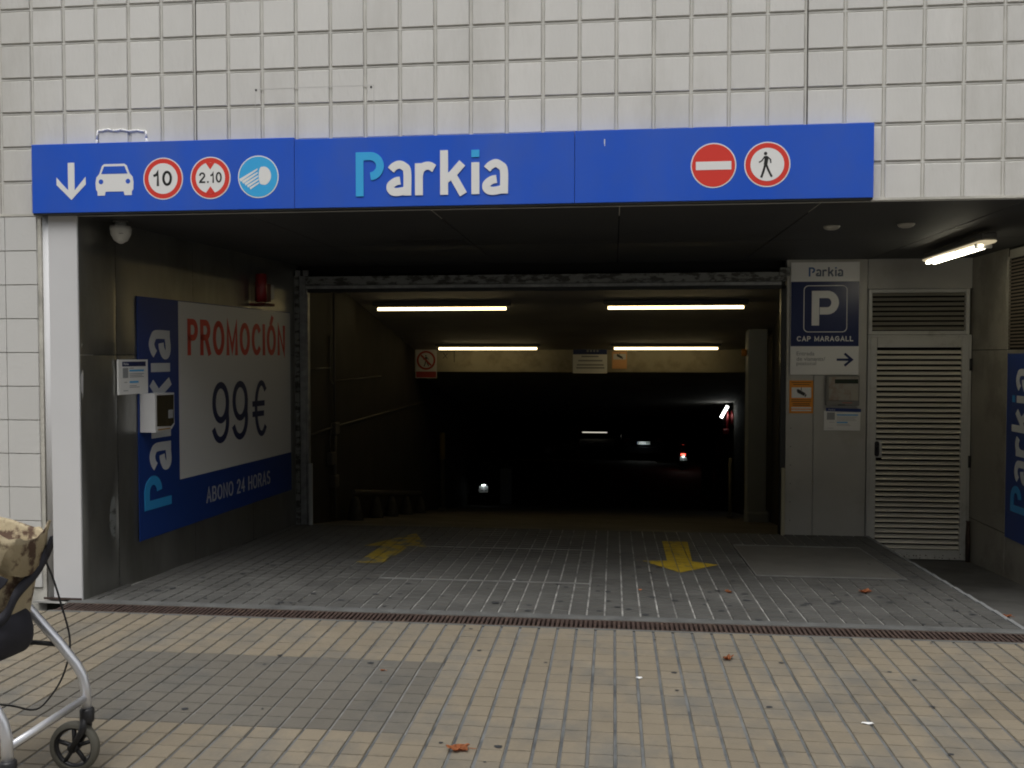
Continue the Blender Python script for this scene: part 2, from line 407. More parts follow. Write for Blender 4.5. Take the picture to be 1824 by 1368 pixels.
def pad_mesh(name, mats, jx=.0115, jy=.0045, h=.007, seed=0):
    """20 cm paving tile: grey bed with four bevelled pads, top at z=0, local origin at its corner"""
    rr = random.Random(seed); b = B(); b.mi = 0
    b.quad((.0005, .0005, -h), (.1995, .0005, -h), (.1995, .1995, -h), (.0005, .1995, -h))
    b.mi = 1
    for i in range(2):
        for j in range(2):
            x0, x1 = i*.1+jx/2, (i+1)*.1-jx/2; y0, y1 = j*.1+jy/2, (j+1)*.1-jy/2; dz = rr.uniform(-.0015, 0); c = .004
            z = dz
            lo = b.verts([(x0,y0,-h),(x1,y0,-h),(x1,y1,-h),(x0,y1,-h)]); hi = b.verts([(x0+c*.5,y0+c*.5,z),(x1-c*.5,y0+c*.5,z),(x1-c*.5,y1-c*.5,z),(x0+c*.5,y1-c*.5,z)])
            b._f(hi)
            for k in range(4): b._f([lo[k], lo[(k+1)%4], hi[(k+1)%4], hi[k]])
    me = bpy.data.meshes.new(name); b.bm.to_mesh(me); b.bm.free()
    for m in mats: me.materials.append(m)
    return me
pav = [pad_mesh('paving_tile', [PAVEJ, PAVE], seed=k) for k in range(3)]
pavd = [pad_mesh('paving_tile', [PAVEJ_D, PAVE_D], jx=.009, seed=k+5) for k in range(2)]
drv = [pad_mesh('drive_tile', [DRIVEJ, DRIVE], jx=.009, jy=.0105, seed=k+9) for k in range(3)]

def joined(name, cells, meshes, parent, mats, M=None):
    """far or surplus tiles joined into one part"""
    b = B(); v_all, f_all = [], []
    for (x, y, k) in cells:
        me = meshes[k % len(meshes)]; base = len(v_all)
        for v in me.vertices:
            p = Vector((x, y, 0)) + v.co
            v_all.append(M(p) if M else p)
        for p in me.polygons: f_all.append(([base+i for i in p.vertices], p.material_index))
    me = bpy.data.meshes.new(name); me.from_pydata(v_all, [], [f for f, _ in f_all])
    for p, (_, mi) in zip(me.polygons, f_all): p.material_index = mi
    for m in mats: me.materials.append(m)
    b.bm.free()
    o = link(name, me, (0, 0, 0), parent); o['kind'] = 'stuff'; return o

X0 = .001; Y0 = -.230
cells = []; rest = []; cnt = 0
for j in range(0, 26):
    y = Y0 - .2*(j+1)
    for i in range(-32, 27):
        x = X0 + .2*i
        near = (j <= 9) and (-3.75 + .1*j < x < 2.2)
        patch = (-2.1 < x + .1 < -.6) and (-1.62 < y + .1 < -.90)
        if near:
            me = random.choice(pavd if patch else pav)
            o = link('paving_tile', me, (x, y, random.uniform(-.0012, .0008)), sw); cnt += 1
            if patch: o['label'] = 'darker grey replacement tile'
        else: rest.append((x, y, random.randrange(3)))
joined('far_paving_tiles', rest, pav, sw, [PAVEJ, PAVE])

# driveway apron
b = B(); b.mi = 0
xl0, xl3 = wx(0)-.3, wx(3)-.3
b.quad((xl0, -.058, -.010), (2.345, -.058, -.010), (2.345, 3.06, drz(3.06)-.010), (xl3, 3.06, drz(3.06)-.010))
b.quad((2.345, -.058, -.010), (2.345, -.058, -.45), (2.345, 3.06, -.45), (2.345, 3.06, drz(3.06)-.010))
dw = props(b.done('driveway', [DRIVEJ]), 'dark grey tiled driveway apron sloping gently down into the garage', kind='structure')
SH = lambda p: Vector((p.x, p.y, p.z + drz(p.y)))
rest = []; cnt2 = 0
tilt = -math.atan(DS)
for j in range(15):
    y = .02 + .2*j
    for i in range(-15, 12):
        x = -.055 + .2*i
        if x + .2 > 2.346: continue
        if x < wx(y)-.15: continue
        if 1.145 < x + .1 < 2.14 and 1.22 < y + .1 < 2.42: continue
        if y < 2.5 and cnt2 < 298:
            o = link('paving_tile', random.choice(drv), (x, y, drz(y) + random.uniform(-.001, .001)), dw); o.rotation_euler = (tilt, 0, 0); cnt2 += 1
        else: rest.append((x, y, random.randrange(3)))
joined('far_paving_tiles', rest, drv, dw, [DRIVEJ, DRIVE], SH)
# edge strip beside the lower pedestrian passage
b = B(); 
for k in range(15):
    y0 = .02+.2*k; b.box((2.3465, y0+.003, -.4), (2.372, y0+.197, drz(y0+.1)+.002))
b.done('edge_strip', CONC, dw)

# drainage channel with rusty grate
b = B(); b.box((-3.0, -.224, -.2), (4.2, -.214, -.0015)); b.box((-3.0, -.070, -.2), (4.2, -.058, -.0015)); b.box((-3.0, -.214, -.2), (4.2, -.070, -.12))
gr = root('drain_grate', (0, -.15, 0), 'long rusty brown drain grate across the foot of the driveway', 'drain grate')
b.done('channel', CONC_D, gr)
b = B(); b.box((-2.98, -.2138, -.03), (3.18, -.206, .0005)); b.box((-2.98, -.078, -.03), (3.18, -.0702, .0005)); b.done('rim', RUST, gr)
b = B(); b.box((0, 0, -.02), (.0135, .1275, 0)); bar0 = bpy.data.meshes.new('bar'); b.bm.to_mesh(bar0); b.bm.free(); bar0.materials.append(RUST)
for k in range(240):
    o = link('bar', bar0, (-2.97 + k*.0255, -.2058, random.uniform(-.002, .001)), gr)
b = B(); b.box((-3.0, -.055, -.03), (3.2, .018, .0)); b.box((-3.0, -.240, -.03), (3.2, -.2245, -.0005))
props(b.done('concrete_strip', mat('strip_concrete', (.10,.102,.098), .85, var=.25, vscale=9, col2=(.10,.10,.095), mixscale=5, bump=.4)), 'narrow pale concrete strip along the drain grate', kind='structure')

# covers in the driveway
cf = frame((0, 0, .004), (1, 0, 0), (0, 1, -DS))
def cover(x0, y0, x1, y1, label, tiled):
    r = root('inspection_cover', ((x0+x1)/2, (y0+y1)/2, drz((y0+y1)/2)), label, 'inspection cover')
    if not tiled:
        b = B(); b.prism(rect(x0, y0, x1, y1), cf, -.03, -.006); b.done('plate', COVERM, r)
        b = B(); b.prism(rect(x0+.06, y0+.07, x1-.06, y1-.07), cf, -.0055, -.003); b.done('panel', COVERM, r)
    t = .008
    for q in (rect(x0, y0, x1, y0+t), rect(x0, y1-t, x1, y1), rect(x0, y0+t+.001, x0+t, y1-t-.001), rect(x1-t, y0+t+.001, x1, y1-t-.001)):
        b = B(); b.prism(q, cf, -.02, -.0005 if tiled else .0); b.done('frame', FRAME_L, r)
cover(1.152, 1.225, 2.138, 2.415, 'smooth dark concrete inspection cover in the driveway beside the pedestrian passage', False)
cover(-1.355, .823, .045, 2.02, 'large inspection cover filled with paving tiles in a thin metal frame, middle of the driveway', True)

# painted arrows
def clip(poly, x0, y0, x1, y1):
    for ax_, lim, sg in ((0, x0, 1), (0, x1, -1), (1, y0, 1), (1, y1, -1)):
        out = []
        for i in range(len(poly)):
            p, q = poly[i-1], poly[i]; dp, dq = (p[ax_]-lim)*sg, (q[ax_]-lim)*sg
            if (dp >= 0) != (dq >= 0): t = dp/(dp-dq); out.append((p[0]+(q[0]-p[0])*t, p[1]+(q[1]-p[1])*t))
            if dq >= 0: out.append(q)
        poly = out
        if len(poly) < 3: return []
    return poly
def paint(name, poly, label, m_=YELLOW):
    """paint lies on each pad of the paving, the joints stay bare"""
    b = B(); rp_ = random.Random(4)
    def inset(v): return [(x, y) for x, y in v]
    for i in range(-30, 16):
        for j in range(0, 32):
            c = clip(poly, -.055+.1*i+.0035, .02+.1*j+.003, -.055+.1*(i+1)-.0035, .02+.1*(j+1)-.003)
            if c: b.prism(c, cf, -.0030, -.0014+rp_.uniform(0, .0004))
    return props(b.done(name, m_), label, 'road marking')
paint('painted_arrow', [(-1.655,1.31),(-1.45,1.31),(-1.42,2.0),(-1.27,1.97),(-1.50,2.62),(-1.78,1.98),(-1.63,2.0)], 'faded yellow arrow on the left of the driveway pointing into the garage',
      mat('road_yellow_worn', (.34, .24, .015), .75, var=.2, vscale=8, col2=(.095, .09, .07), mixscale=8, mixlo=.46, mixhi=.56))
paint('painted_arrow', [(.592,2.50),(.80,2.50),(.765,1.66),(.94,1.56),(.65,1.255),(.405,1.64),(.585,1.66)], 'faded yellow arrow on the right of the driveway pointing out to the street')

# pedestrian passage floor
b = B()
prof = [(-.055, -.004), (.4, -.05), (1.2, -.15), (2.0, -.245), (3.05, -.302)]
for (y0, z0), (y1, z1) in zip(prof, prof[1:]):
    b.quad((2.374, y0, z0), (RWX+.05, y0, z0), (RWX+.05, y1, z1), (2.374, y1, z1))
props(b.done('path', PED), 'dark concrete pedestrian ramp down to the louvred door', kind='structure')

# ------------------------------------------------------------------ facade
fw = root('facade_wall', (0, .15, 2.3), 'pale tiled building front above the garage entrance', 'wall')
b = B(); b.box((-9, .008, SOF+.003), (9, .40, 9)); b.done('backing', GROUT_W, fw)
def tile_mesh(name, wd, ht, dp, m, c=.004, pillow=0):
    b = B(); x0, x1, z0, z1 = 0, wd, 0, ht
    lo = b.verts([(x0,0,z0),(x1,0,z0),(x1,0,z1),(x0,0,z1)])
    mid = b.verts([(x0+.001,-dp+c,z0+.001),(x1-.001,-dp+c,z0+.001),(x1-.001,-dp+c,z1-.001),(x0+.001,-dp+c,z1-.001)])
    hi = b.verts([(x0+c,-dp,z0+c),(x1-c,-dp,z0+c),(x1-c,-dp,z1-c),(x0+c,-dp,z1-c)])
    b._f(hi)
    for A, C in ((lo, mid), (mid, hi)):
        for k in range(4): b._f([A[k], A[(k+1)%4], C[(k+1)%4], C[k]])
    bmesh.ops.recalc_face_normals(b.bm, faces=b.bm.faces)
    me = bpy.data.meshes.new(name); b.bm.to_mesh(me); b.bm.free(); me.materials.append(m); return me
J = .0175
tmesh = tile_mesh('facade_tile', .2-J, .2-J, .0065, TILE_W)
top_line = 3.464
def frow(r): return top_line - .2*r      # height of joint line r
nt_ = 0
for c in range(-5, 35):
    for r in range(-1, 6):
        x = (c-17)*.2 + J/2; z1 = frow(r) - J/2; z0 = z1 - (.2-J)
        o = link('tile', tmesh, (x, .0066, z0), fw)
        o.rotation_euler = (random.uniform(-.004, .004), 0, random.uniform(-.004, .004)); nt_ += 1
# raised pointing bead in the joints (double line of the joint)
b = B()
for c in range(-5, 36):
    x = (c-17)*.2; b.box((x-.004, .0060, SOF+.013), (x+.004, .0085, 3.9))
for r in range(-1, 7):
    z = frow(r); b.box((-4.4, .0064, z-.004), (3.6, .0085, z+.004))
o = b.done('joint_bead', mat('joint_bead', (.60, .59, .55), .9, var=.1, vscale=7), fw); o['kind'] = 'stuff'
b = B()
for c in (6, 23): 
    x = (c-17)*.2+.007; b.box((x-.003, .002, 2.30), (x+.003, .0078, 3.9))
b.done('movement_joint', mat('movement_joint', (.09, .085, .07), .9), fw)
b = B(); 
for zz in range(0, 12):
    for cc in (list(range(-24, -5)) + list(range(35, 46))):
        x = (cc-17)*.2 + J/2; z0 = frow(5)-.2 + J/2 + zz*.2 ; b.box((x, 0.0, z0), (x+.2-J, .014, z0+.2-J))
for zz in range(7, 16):
    for cc in range(-5, 35):
        x = (cc-17)*.2 + J/2; z0 = frow(5)-.2 + J/2 + zz*.2 ; b.box((x, 0.0, z0), (x+.2-J, .014, z0+.2-J))
o = b.done('outer_tiles', TILE_W, fw); o['kind'] = 'stuff'
b = B(); b.box((-9, -.001, SOF-.001), (9, .0075, SOF+.012)); b.done('drip_edge', GROUT_W, fw)
# silicone outlines left by removed signs
b = B(); F0 = frame((0, 0, 0), (1, 0, 0))
pts = [(-2.797,2.66),(-2.799,2.70),(-2.792,2.752),(-2.74,2.757),(-2.70,2.750),(-2.65,2.754),(-2.60,2.744),(-2.55,2.748),(-2.50,2.742),(-2.495,2.70),(-2.49,2.66)]
rr = random.Random(3)
for (p, q) in zip(pts, pts[1:]):
    b.tube([(p[0], -.001, p[1]), ((p[0]+q[0])/2+rr.uniform(-.004,.004), -.0025, (p[1]+q[1])/2+rr.uniform(-.004,.004)), (q[0], -.001, q[1])], .0065, 6)
b.done('silicone_outline', SEAL, fw)
b = B(); g = mat('ghost_outline', (.54, .53, .50), .6)
for q in (rect(-1.84, 2.958, -1.15, 2.963), rect(-1.843, 2.68, -1.838, 2.963), rect(-1.152, 2.68, -1.147, 2.963)): b.prism(q, F0, -.001, .0004)
b.done('sign_outline', g, fw)
b = B(); 
for x, z in ((-1.835,2.955),(-1.165,2.95)): b.lathe([(.006,-.002),(.006,.0)], (x, 0, z), 8, 'Y')
b.done('screw_hole', SBLACK, fw)

# lower left pier of thin jointed tiles
pw = root('pier_wall', (-4, .15, 0), 'smooth pale tiled wall at far left below the blue sign', 'wall')
b = B(); b.box((-9, .010, -.1), (-3.165, .40, SOF-.002)); b.done('backing', GROUT_W, pw)
pt = tile_mesh('pier_tile', .1985, .1965, .012, TILE_S, .0015)
for k in range(12):
    for c in range(-1, 11):
        z0 = frow(6)-.2-.2*k + .002; x0 = -3.587 - .2*c + .0007
        if z0 < -.05: continue
        link('tile', pt, (x0, .0125, z0), pw)
# rounded white corner column
b = B(); z0, z1 = 0, SOF-.002
P = [(-3.175, .30), (-3.175, .06)] + [(-3.105 + .07*math.cos(R(180+90*i/8)), .06 + .07*math.sin(R(180+90*i/8))) for i in range(1, 9)] + [(-2.930, -.010), (-2.927, -.007), (-2.9265, .30)]
lo = b.verts([(x, y, z0) for x, y in P]); hi = b.verts([(x, y, z1) for x, y in P])
for i in range(len(P)-1): f = b._f([lo[i], lo[i+1], hi[i+1], hi[i]]); f.smooth = 2 <= i <= 8
b._f(hi); b._f(lo)
cc = b.done('corner_column', WHITE_P); props(cc, 'white sheet metal corner column at the left side of the entrance', 'column')
# rust stain strip under it
b = B(); b.box((-3.17, -.013, 0), (-2.93, -.0105, .012)); b.done('foot_trim', RUST, cc)
# right pier outside the passage
b = B(); b.box((3.192, 0.012, -.1), (9, .40, SOF-.002)); rp = b.done('pier_wall', TILE_S); props(rp, 'pale wall to the right of the pedestrian passage', 'wall')

# ------------------------------------------------------------------ left steel wall
lw = root('steel_wall', (-2.85, 1.5, 0), 'brushed stainless steel panel wall along the left side of the driveway', 'wall')
b = B(); b.prism([(.03, -.5), (3.3, -.5), (3.3, SOF+.1), (.03, SOF+.1)], WL, -.12, -.012); b.done('backing', GALV_D, lw)
def dent_panel(s0, s1, z0, z1, dent, nx=14, nz=14):
    b = B(); g_ = 2.5e-3; vs_ = {}
    for i in range(nx+1):
        for k in range(nz+1):
            s = s0+g_ + (s1-s0-2*g_)*i/nx; z = z0+g_ + (z1-z0-2*g_)*k/nz
            ed = min(i, nx-i, k, nz-k) == 0
            n = 0 if ed else dent(s, z)
            vs_[i, k] = b.bm.verts.new(WL(s, z, n - (.002 if ed else 0)))
    for i in range(nx):
        for k in range(nz):
            f = b._f([vs_[i, k], vs_[i+1, k], vs_[i+1, k+1], vs_[i, k+1]]); f.smooth = True
    e1 = [vs_[i, 0] for i in range(nx+1)]
    return b
def dent(s, z):
    d = .009*math.sin(s*7+z*1.3+.5)*math.sin(z*2.6+.6)*math.exp(-s*.6)
    d -= .022*math.exp(-((s-.31)/.06)**2 - ((z-.42)/.16)**2)
    d -= .006*math.exp(-((s-.2)/.1)**2 - ((z-.95)/.25)**2)
    return d
for s0, s1 in ((.0, .35), (.35, 1.25), (1.25, 2.15), (2.15, 3.02)):
    for z0, z1 in ((-.16, 1.45), (1.45, SOF+.02)):
        dent_panel(s0, s1, z0, z1, dent).done('panel', STEEL, lw, fixn=False)

# promotion banner on the steel wall
pr = root('promotion_sign', WL(1.7, .23, 0), 'blue and white wall banner reading PROMOCION 99 euro on the left steel wall', 'sign')
b = B(); b.prism(rect(.555, .233, 2.868, 1.832), WL, .003, .008); b.done('panel', mat('banner_blue', (.010, .04, .20), .4), pr)
b = B(); b.prism(rect(1.036, .575, 2.858, 1.826), WL, .0085, .0105); b.done('white_field', mat('banner_white', (.62, .62, .60), .38), pr)
BRED = mat('banner_red', (.62, .045, .03), .45); BNAVY = mat('banner_navy', (.012, .022, .085), .45)
strokes_text(WL, 'PROMOCIÓN', 1.15, 1.448, 1.60, .262, .044, BRED, pr, .0108, gap=.34)
strokes_text(WL, '99', 1.485, .775, .56, .47, .050, BNAVY, pr, .0108, gap=.5, name='numeral')
strokes_text(WL, '€', 2.125, .77, .25, .47, .045, BNAVY, pr, .0108, name='euro_symbol')
strokes_text(WL, 'ABONO 24 HORAS', 1.39, .348, 1.05, .115, .0145, mat('banner_dim_text', (.36, .37, .40), .5), pr, .0085, gap=.45)
logo(rot_frame(WL, .925, .42), 0, 0, 1.20, .315, pr, .0085, mp=mat('banner_cyan', (.03, .27, .58), .4), ma=mat('banner_letter', (.58, .60, .62), .4))

# notice board and white card reader box
nb = root('notice_board', WL(.49, 1.2, 0), 'small white information notice on the left steel wall above the white box', 'notice')
b = B(); b.prism(rect(.333, 1.20, .645, 1.421), WL, .010, .022); b.done('board', SWHITE, nb)
b = B(); b.prism(rect(.37, 1.378, .62, 1.408), WL, .0222, .0232); b.done('header', BLUE_DK, nb)
text(WL, 'Parkia', .385, 1.386, .05, .014, SWHITE, nb, .0234, .0005)
b = B(); b.prism(rect(.375, 1.305, .43, 1.368), WL, .0222, .0232); b.done('picture', SGREY, nb)
b = B()
for s0, s1, z in ((.445,.60,1.345),(.445,.54,1.272)): b.prism(rect(s0, z, s1, z+.011), WL, .0222, .0230)
b.done('heading_lines', CYAN, nb)
b = B()
for s0, s1, z in ((.445,.49,1.364),(.445,.60,1.328),(.445,.58,1.318),(.445,.6,1.308),(.445,.52,1.252),(.445,.55,1.242),(.39,.42,1.275),(.38,.43,1.222)): b.prism(rect(s0, z, s1, z+.004), WL, .0222, .0228)
b.done('text_lines', SGREY, nb)
cb = root('card_reader', WL(.66, .94, 0), 'white box with dark side protruding from the left wall over the vertical banner lettering', 'card reader')
b = B(); b.prism([(.572, .946), (.76, .955), (.795, .985), (.795, 1.198), (.572, 1.199)], WL, .009, .118)
b.done('housing', WHITE_P, cb)
b = B(); b.prism([(.59, .985), (.75, .975), (.785, .995), (.785, 1.185), (.59, 1.187)], WL, .1182, .121); b.done('reader_face', mat('reader_brown', (.05, .04, .022), .12, coat=.5), cb)
b = B(); b.prism(rect(.72, 1.03, .765, 1.085), WL, .1212, .127); b.done('keypad', SGREY, cb)
b = B(); b.prism(rect(.60, .958, .74, .966), WL, .1182, .1225); b.done('trim', mat('reader_amber', (.35, .2, .04), .3), cb)

# dome camera under the soffit, red siren
dc = root('dome_camera', (-2.80, .22, SOF), 'white dome security camera under the soffit at left', 'security camera')
b = B(); b.lathe([(.030, SOF), (.034, SOF-.03), (.060, SOF-.034), (.062, SOF-.055), (.058, SOF-.085), (.040, SOF-.12), (.012, SOF-.138), (.001, SOF-.14)], (-2.80, .24, 0), 24); b.done('housing', CAMW, dc)
b = B(); b.lathe([(.045, SOF-.001), (.045, SOF-.012)], (-2.80, .24, 0), 20); b.done('mounting_plate', LAMPB, dc)
b = B(); b.box((-2.775, .176, SOF-.088), (-2.75, .182, SOF-.084)); b.done('slot', SGREY, dc)
sr = root('red_siren', WL(2.17, 1.87, 0), 'red cylinder alarm beacon on the steel wall above the banner', 'alarm')
cp = WL(2.17, 0, .075)
b = B(); b.lathe([(.045, 1.885), (.045, 2.11), (.04, 2.115)], (cp.x, cp.y, 0), 18); b.done('cylinder', REDP, sr)
b = B(); b.prism(rect(2.10, 1.855, 2.28, 1.875), WL, .0, .14); b.done('bracket', mat('dark_red', (.08, .008, .01), .6), sr)
b = B(); b.prism(rect(2.26, 1.90, 2.40, 2.05), WL, .0, .05); b.done('switch_box', mat('dark_red', (.08, .008, .01), .6), sr)
b = B(); b.prism(rect(2.42, 1.93, 2.50, 2.05), WL, .0, .03); b.done('label_plate', PGREY, sr)

# ------------------------------------------------------------------ soffit
sf = root('soffit', (0, 1.5, SOF), 'dark metal soffit over the driveway', None, kind='structure')
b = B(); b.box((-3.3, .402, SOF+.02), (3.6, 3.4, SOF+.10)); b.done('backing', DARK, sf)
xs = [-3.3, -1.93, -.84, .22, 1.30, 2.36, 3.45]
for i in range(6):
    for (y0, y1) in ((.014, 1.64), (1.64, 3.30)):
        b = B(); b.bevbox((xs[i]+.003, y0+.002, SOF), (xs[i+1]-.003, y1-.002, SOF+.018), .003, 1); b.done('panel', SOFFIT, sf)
b = B(); b.box((-1.35, 1.33, SOF-.003), (-.86, 1.62, SOF-.0005)); b.done('access_hatch', mat('hatch_dark', (.03, .03, .03), .6), sf)
for x, y, lab in ((1.562, .96, 'left'), (2.0, .91, 'right')):
    b = B(); b.lathe([(.052, SOF-.0005), (.052, SOF-.006), (.044, SOF-.016), (.025, SOF-.024), (.002, SOF-.027)], (x, y, 0), 20)
    o = b.done('recessed_light', mat('downlight', (.42, .40, .34), .3)); props(o, 'unlit round ceiling spot in the soffit, %s one of the pair' % lab, 'ceiling light', 'unlit round spots in the soffit')

# ------------------------------------------------------------------ blue fascia sign
FS = frame((0, -.06, 0), (1, 0, 0)); fs = root('fascia_sign', (-.8, -.03, 2.27), 'long blue Parkia sign with traffic pictograms over the garage entrance', 'sign')
for x0, x1, zt in ((-3.170, -1.592, 2.668), (-1.592, -.023, 2.657), (-.023, 1.537, 2.660)):
    b = B(); b.bevbox((x0+.0012, -.060, 2.272), (x1-.0012, -.002, zt), .002, 1); b.done('panel', BLUE, fs)
b = B(); b.box((-3.165, -.056, 2.262), (1.533, -.004, 2.2715)); b.done('lower_trim', SBLACK, fs)
b = B(); b.prism([(-2.944,2.558),(-2.944,2.40),(-2.99,2.447),(-3.015,2.476),(-3.015,2.432),(-2.925,2.345),(-2.836,2.432),(-2.836,2.476),(-2.862,2.447),(-2.904,2.40),(-2.904,2.558)], FS, 0, .0015); b.done('arrow_symbol', SWHITE, fs)
b = B(); b.prism([(-2.775,2.44),(-2.77,2.47),(-2.752,2.49),(-2.735,2.535),(-2.722,2.545),(-2.598,2.545),(-2.585,2.535),(-2.568,2.49),(-2.55,2.47),(-2.545,2.44),(-2.547,2.40),(-2.556,2.388),(-2.556,2.366),(-2.60,2.366),(-2.605,2.388),(-2.715,2.388),(-2.72,2.366),(-2.764,2.366),(-2.764,2.388),(-2.773,2.40)], FS, 0, .0015)
car = b.done('car_symbol', SWHITE, fs)
b = B(); b.prism([(-2.74,2.489),(-2.722,2.532),(-2.598,2.532),(-2.58,2.489)], FS, .0017, .0022); b.prism(circ(-2.742, 2.445, .014, 16), FS, .0017, .0022); b.prism(circ(-2.578, 2.445, .014, 16), FS, .0017, .0022); b.done('car_symbol_windows', BLUE, car)
def roundel(cx, cz, kind):
    nm = {'r': 'warning_roundel', 'b': 'headlight_roundel', 'n': 'no_entry_roundel'}[kind]
    b = B(); b.prism(circ(cx, cz, .119), FS, 0, .0012); d = b.done(nm, SWHITE, fs)
    b = B(); b.prism(circ(cx, cz, .113), FS, .0014, .0018); b.done('disc', {'r': SRED, 'b': CYAN, 'n': SRED}[kind], d)
    if kind == 'r': b = B(); b.prism(circ(cx, cz, .087), FS, .0020, .0024); b.done('inner_disc', SWHITE, d)
    return d
d = roundel(-2.366, 2.455, 'r'); strokes_text(FS, '10', -2.424, 2.413, .112, .086, .0145, SBLACK, d, .0026, .0004, gap=.6, name='numeral')
d = roundel(-2.084, 2.453, 'r'); strokes_text(FS, '2.10', -2.150, 2.425, .134, .060, .0095, SBLACK, d, .0026, .0004, gap=.5, name='numeral')
b = B(); b.prism([(-2.112,2.539),(-2.056,2.539),(-2.084,2.500)], FS, .0026, .0030); b.prism([(-2.112,2.367),(-2.056,2.367),(-2.084,2.406)], FS, .0026, .0030); b.done('height_triangles', SRED, d)
d = roundel(-1.802, 2.453, 'b')
b = B(); b.prism([(-1.785, 2.508)] + arc(-1.772, 2.458, .045, .052, 80, -80, 14) + [(-1.785, 2.41)] + arc(-1.785, 2.458, .014, .048, 250, 110, 8), FS, .0020, .0026)
for k in range(5):
    x1, z1 = -1.806 + .002*k, 2.500 - .019*k; L0 = .115 - .014*k
    b.prism([(x1, z1), (x1, z1-.009), (x1-L0*.86, z1-.009-L0*.55), (x1-L0*.93, z1-L0*.50)], FS, .0020, .0026)
b.done('headlight_symbol', SWHITE, d)
d = roundel(.714, 2.457, 'n'); b = B(); b.prism(rect(.622, 2.434, .807, 2.478), FS, .0020, .0026); b.done('bar', SWHITE, d)
d = roundel(.993, 2.456, 'r')
def walker(fr, cx, cz, s, n0, mt, parent):
    b = B(); q = lambda L_: [(cx+x*s, cz+z*s) for x, z in L_]
    b.prism(circ(cx-.02*s, cz+.90*s, .13*s, 16), fr, n0, n0+.0004)
    b.prism(q([(-.14,.70),(.10,.72),(.20,.55),(.12,.0),(-.16,.05),(-.10,.45)]), fr, n0, n0+.0004)
    ribbon_mesh(b, q([(-.08,.66),(-.30,.35),(-.52,.22)]), .10*s, fr, n0, n0+.0005)
    ribbon_mesh(b, q([(.10,.66),(.36,.42),(.38,.16)]), .10*s, fr, n0, n0+.0006)
    ribbon_mesh(b, q([(-.04,.08),(-.16,-.42),(-.34,-.95)]), .17*s, fr, n0, n0+.0007)
    ribbon_mesh(b, q([(.02,.08),(.20,-.38),(.46,-.90)]), .16*s, fr, n0, n0+.0008)
    return b.done('walking_figure', mt, parent)
walker(FS, .985, 2.452, .068, .0026, SBLACK, d)
logo(FS, -1.238, 2.331, .853, .243, fs, 0.0002, .004)
b = B(); b.prism(rect(.135, 2.585, .140, 2.612), FS, .0, .0006); b.prism(rect(.137, 2.574, .140, 2.583), FS, .0, .0006); b.done('scratch', SWHITE, fs)

# ------------------------------------------------------------------ back wall with door
bw = root('door_wall', (2.4, 3.1, -.1), 'grey painted metal wall between the roller gate and the side passage', 'wall')
PX = [(1.667, 1.710), (1.712, 1.899), (1.901, 2.340)]
b = B(); b.bevbox((1.668, 3.0, -.4), (1.897, 3.12, SOF), .003, 1); b.done('panel', DOORW, bw)
b = B(); b.bevbox((1.901, 3.002, -.4), (2.338, 3.12, SOF), .003, 1); b.done('panel', DOORW, bw)
b = B(); b.bevbox((2.3415, 3.004, 2.012), (3.1885, 3.12, SOF), .003, 1); b.done('panel', DOORW, bw)
b = B()
for k in range(12): b.lathe([(.0045, -.002), (.0045, .0)], (1.712, 3.0, .02+k*.16), 6, 'Y')
b.done('rivets', SBLACK, bw)
FD = frame((0, 3.0, 0), (1, 0, 0))
dr = root('louvred_door', (2.77, 3.0, -.29), 'pale grey metal door of narrow horizontal louvres under a vent panel', 'door')
def fr_rect(nm, x0, z0, x1, z1, t, y0, y1, m, par):
    b = B(); b.bevbox((x0, y0, z0), (x0+t, y1, z1), .003, 1); b.bevbox((x1-t, y0, z0), (x1, y1, z1), .003, 1)
    b.bevbox((x0+t+.001, y0+.001, z0), (x1-t-.001, y1-.001, z0+t), .003, 1); b.bevbox((x0+t+.001, y0+.001, z1-t), (x1-t-.001, y1-.001, z1), .003, 1)
    return b.done(nm, m, par)
vt = fr_rect('vent_frame', 2.345, 1.625, 3.165, 2.008, .030, 2.985, 3.03, DOORF, dr)
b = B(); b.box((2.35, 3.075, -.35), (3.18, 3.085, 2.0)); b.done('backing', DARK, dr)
SQ = Matrix.Rotation(R(-38), 4, 'X')
def slat(x0, x1, z, m, par, dep=.030, th=.0025):
    b = B(); Mx = Matrix.Translation((0, 3.012, z)) @ Matrix.Rotation(R(42), 4, 'X')
    b.box((x0, -dep/2, -th/2), (x1, dep/2, th/2), Mx)
    zz = z - dep/2*math.sin(R(42)); yy = 3.012 - dep/2*math.cos(R(42))
    ML = Matrix.Translation((0, yy-.002, zz)) @ Matrix.Rotation(R(-38), 4, 'X')
    b.box((x0, -.0015, -.008), (x1, .0015, .008), ML)
    return b.done('slat', m, par)
for k in range(8): slat(2.377, 3.133, 1.680 + k*.0412, SLAT_D, dr)
fr_rect('door_frame', 2.345, -.292, 3.185, 1.622, .018, 2.99, 3.06, DOORF, dr)
leaf = B()
leaf.bevbox((2.364, 2.992, -.288), (2.420, 3.028, 1.603), .003, 1); leaf.bevbox((3.112, 2.992, -.288), (3.166, 3.028, 1.603), .003, 1)
leaf.bevbox((2.4215, 2.993, -.288), (3.1105, 3.027, -.212), .003, 1); leaf.bevbox((2.4215, 2.993, 1.515), (3.1105, 3.027, 1.603), .003, 1)
leaf.done('leaf_frame', DOORF, dr)
ns = 38
for k in range(ns):
    z = -.197 + k*(1.512+.197)/ns + .012
    x0 = 2.47 if .56 < z < .74 else 2.4215
    slat(x0, 3.1105, z, SLAT, dr)
b = B(); b.bevbox((2.4215, 2.992, .575), (2.469, 3.02, .725), .002, 1); b.done('lock_plate', DOORF, dr)
b = B(); b.prism(rrect(2.408, .585, 2.446, .715, .018), FD, .009, .014); hd = b.done('handle_plate', BLACKP, dr)
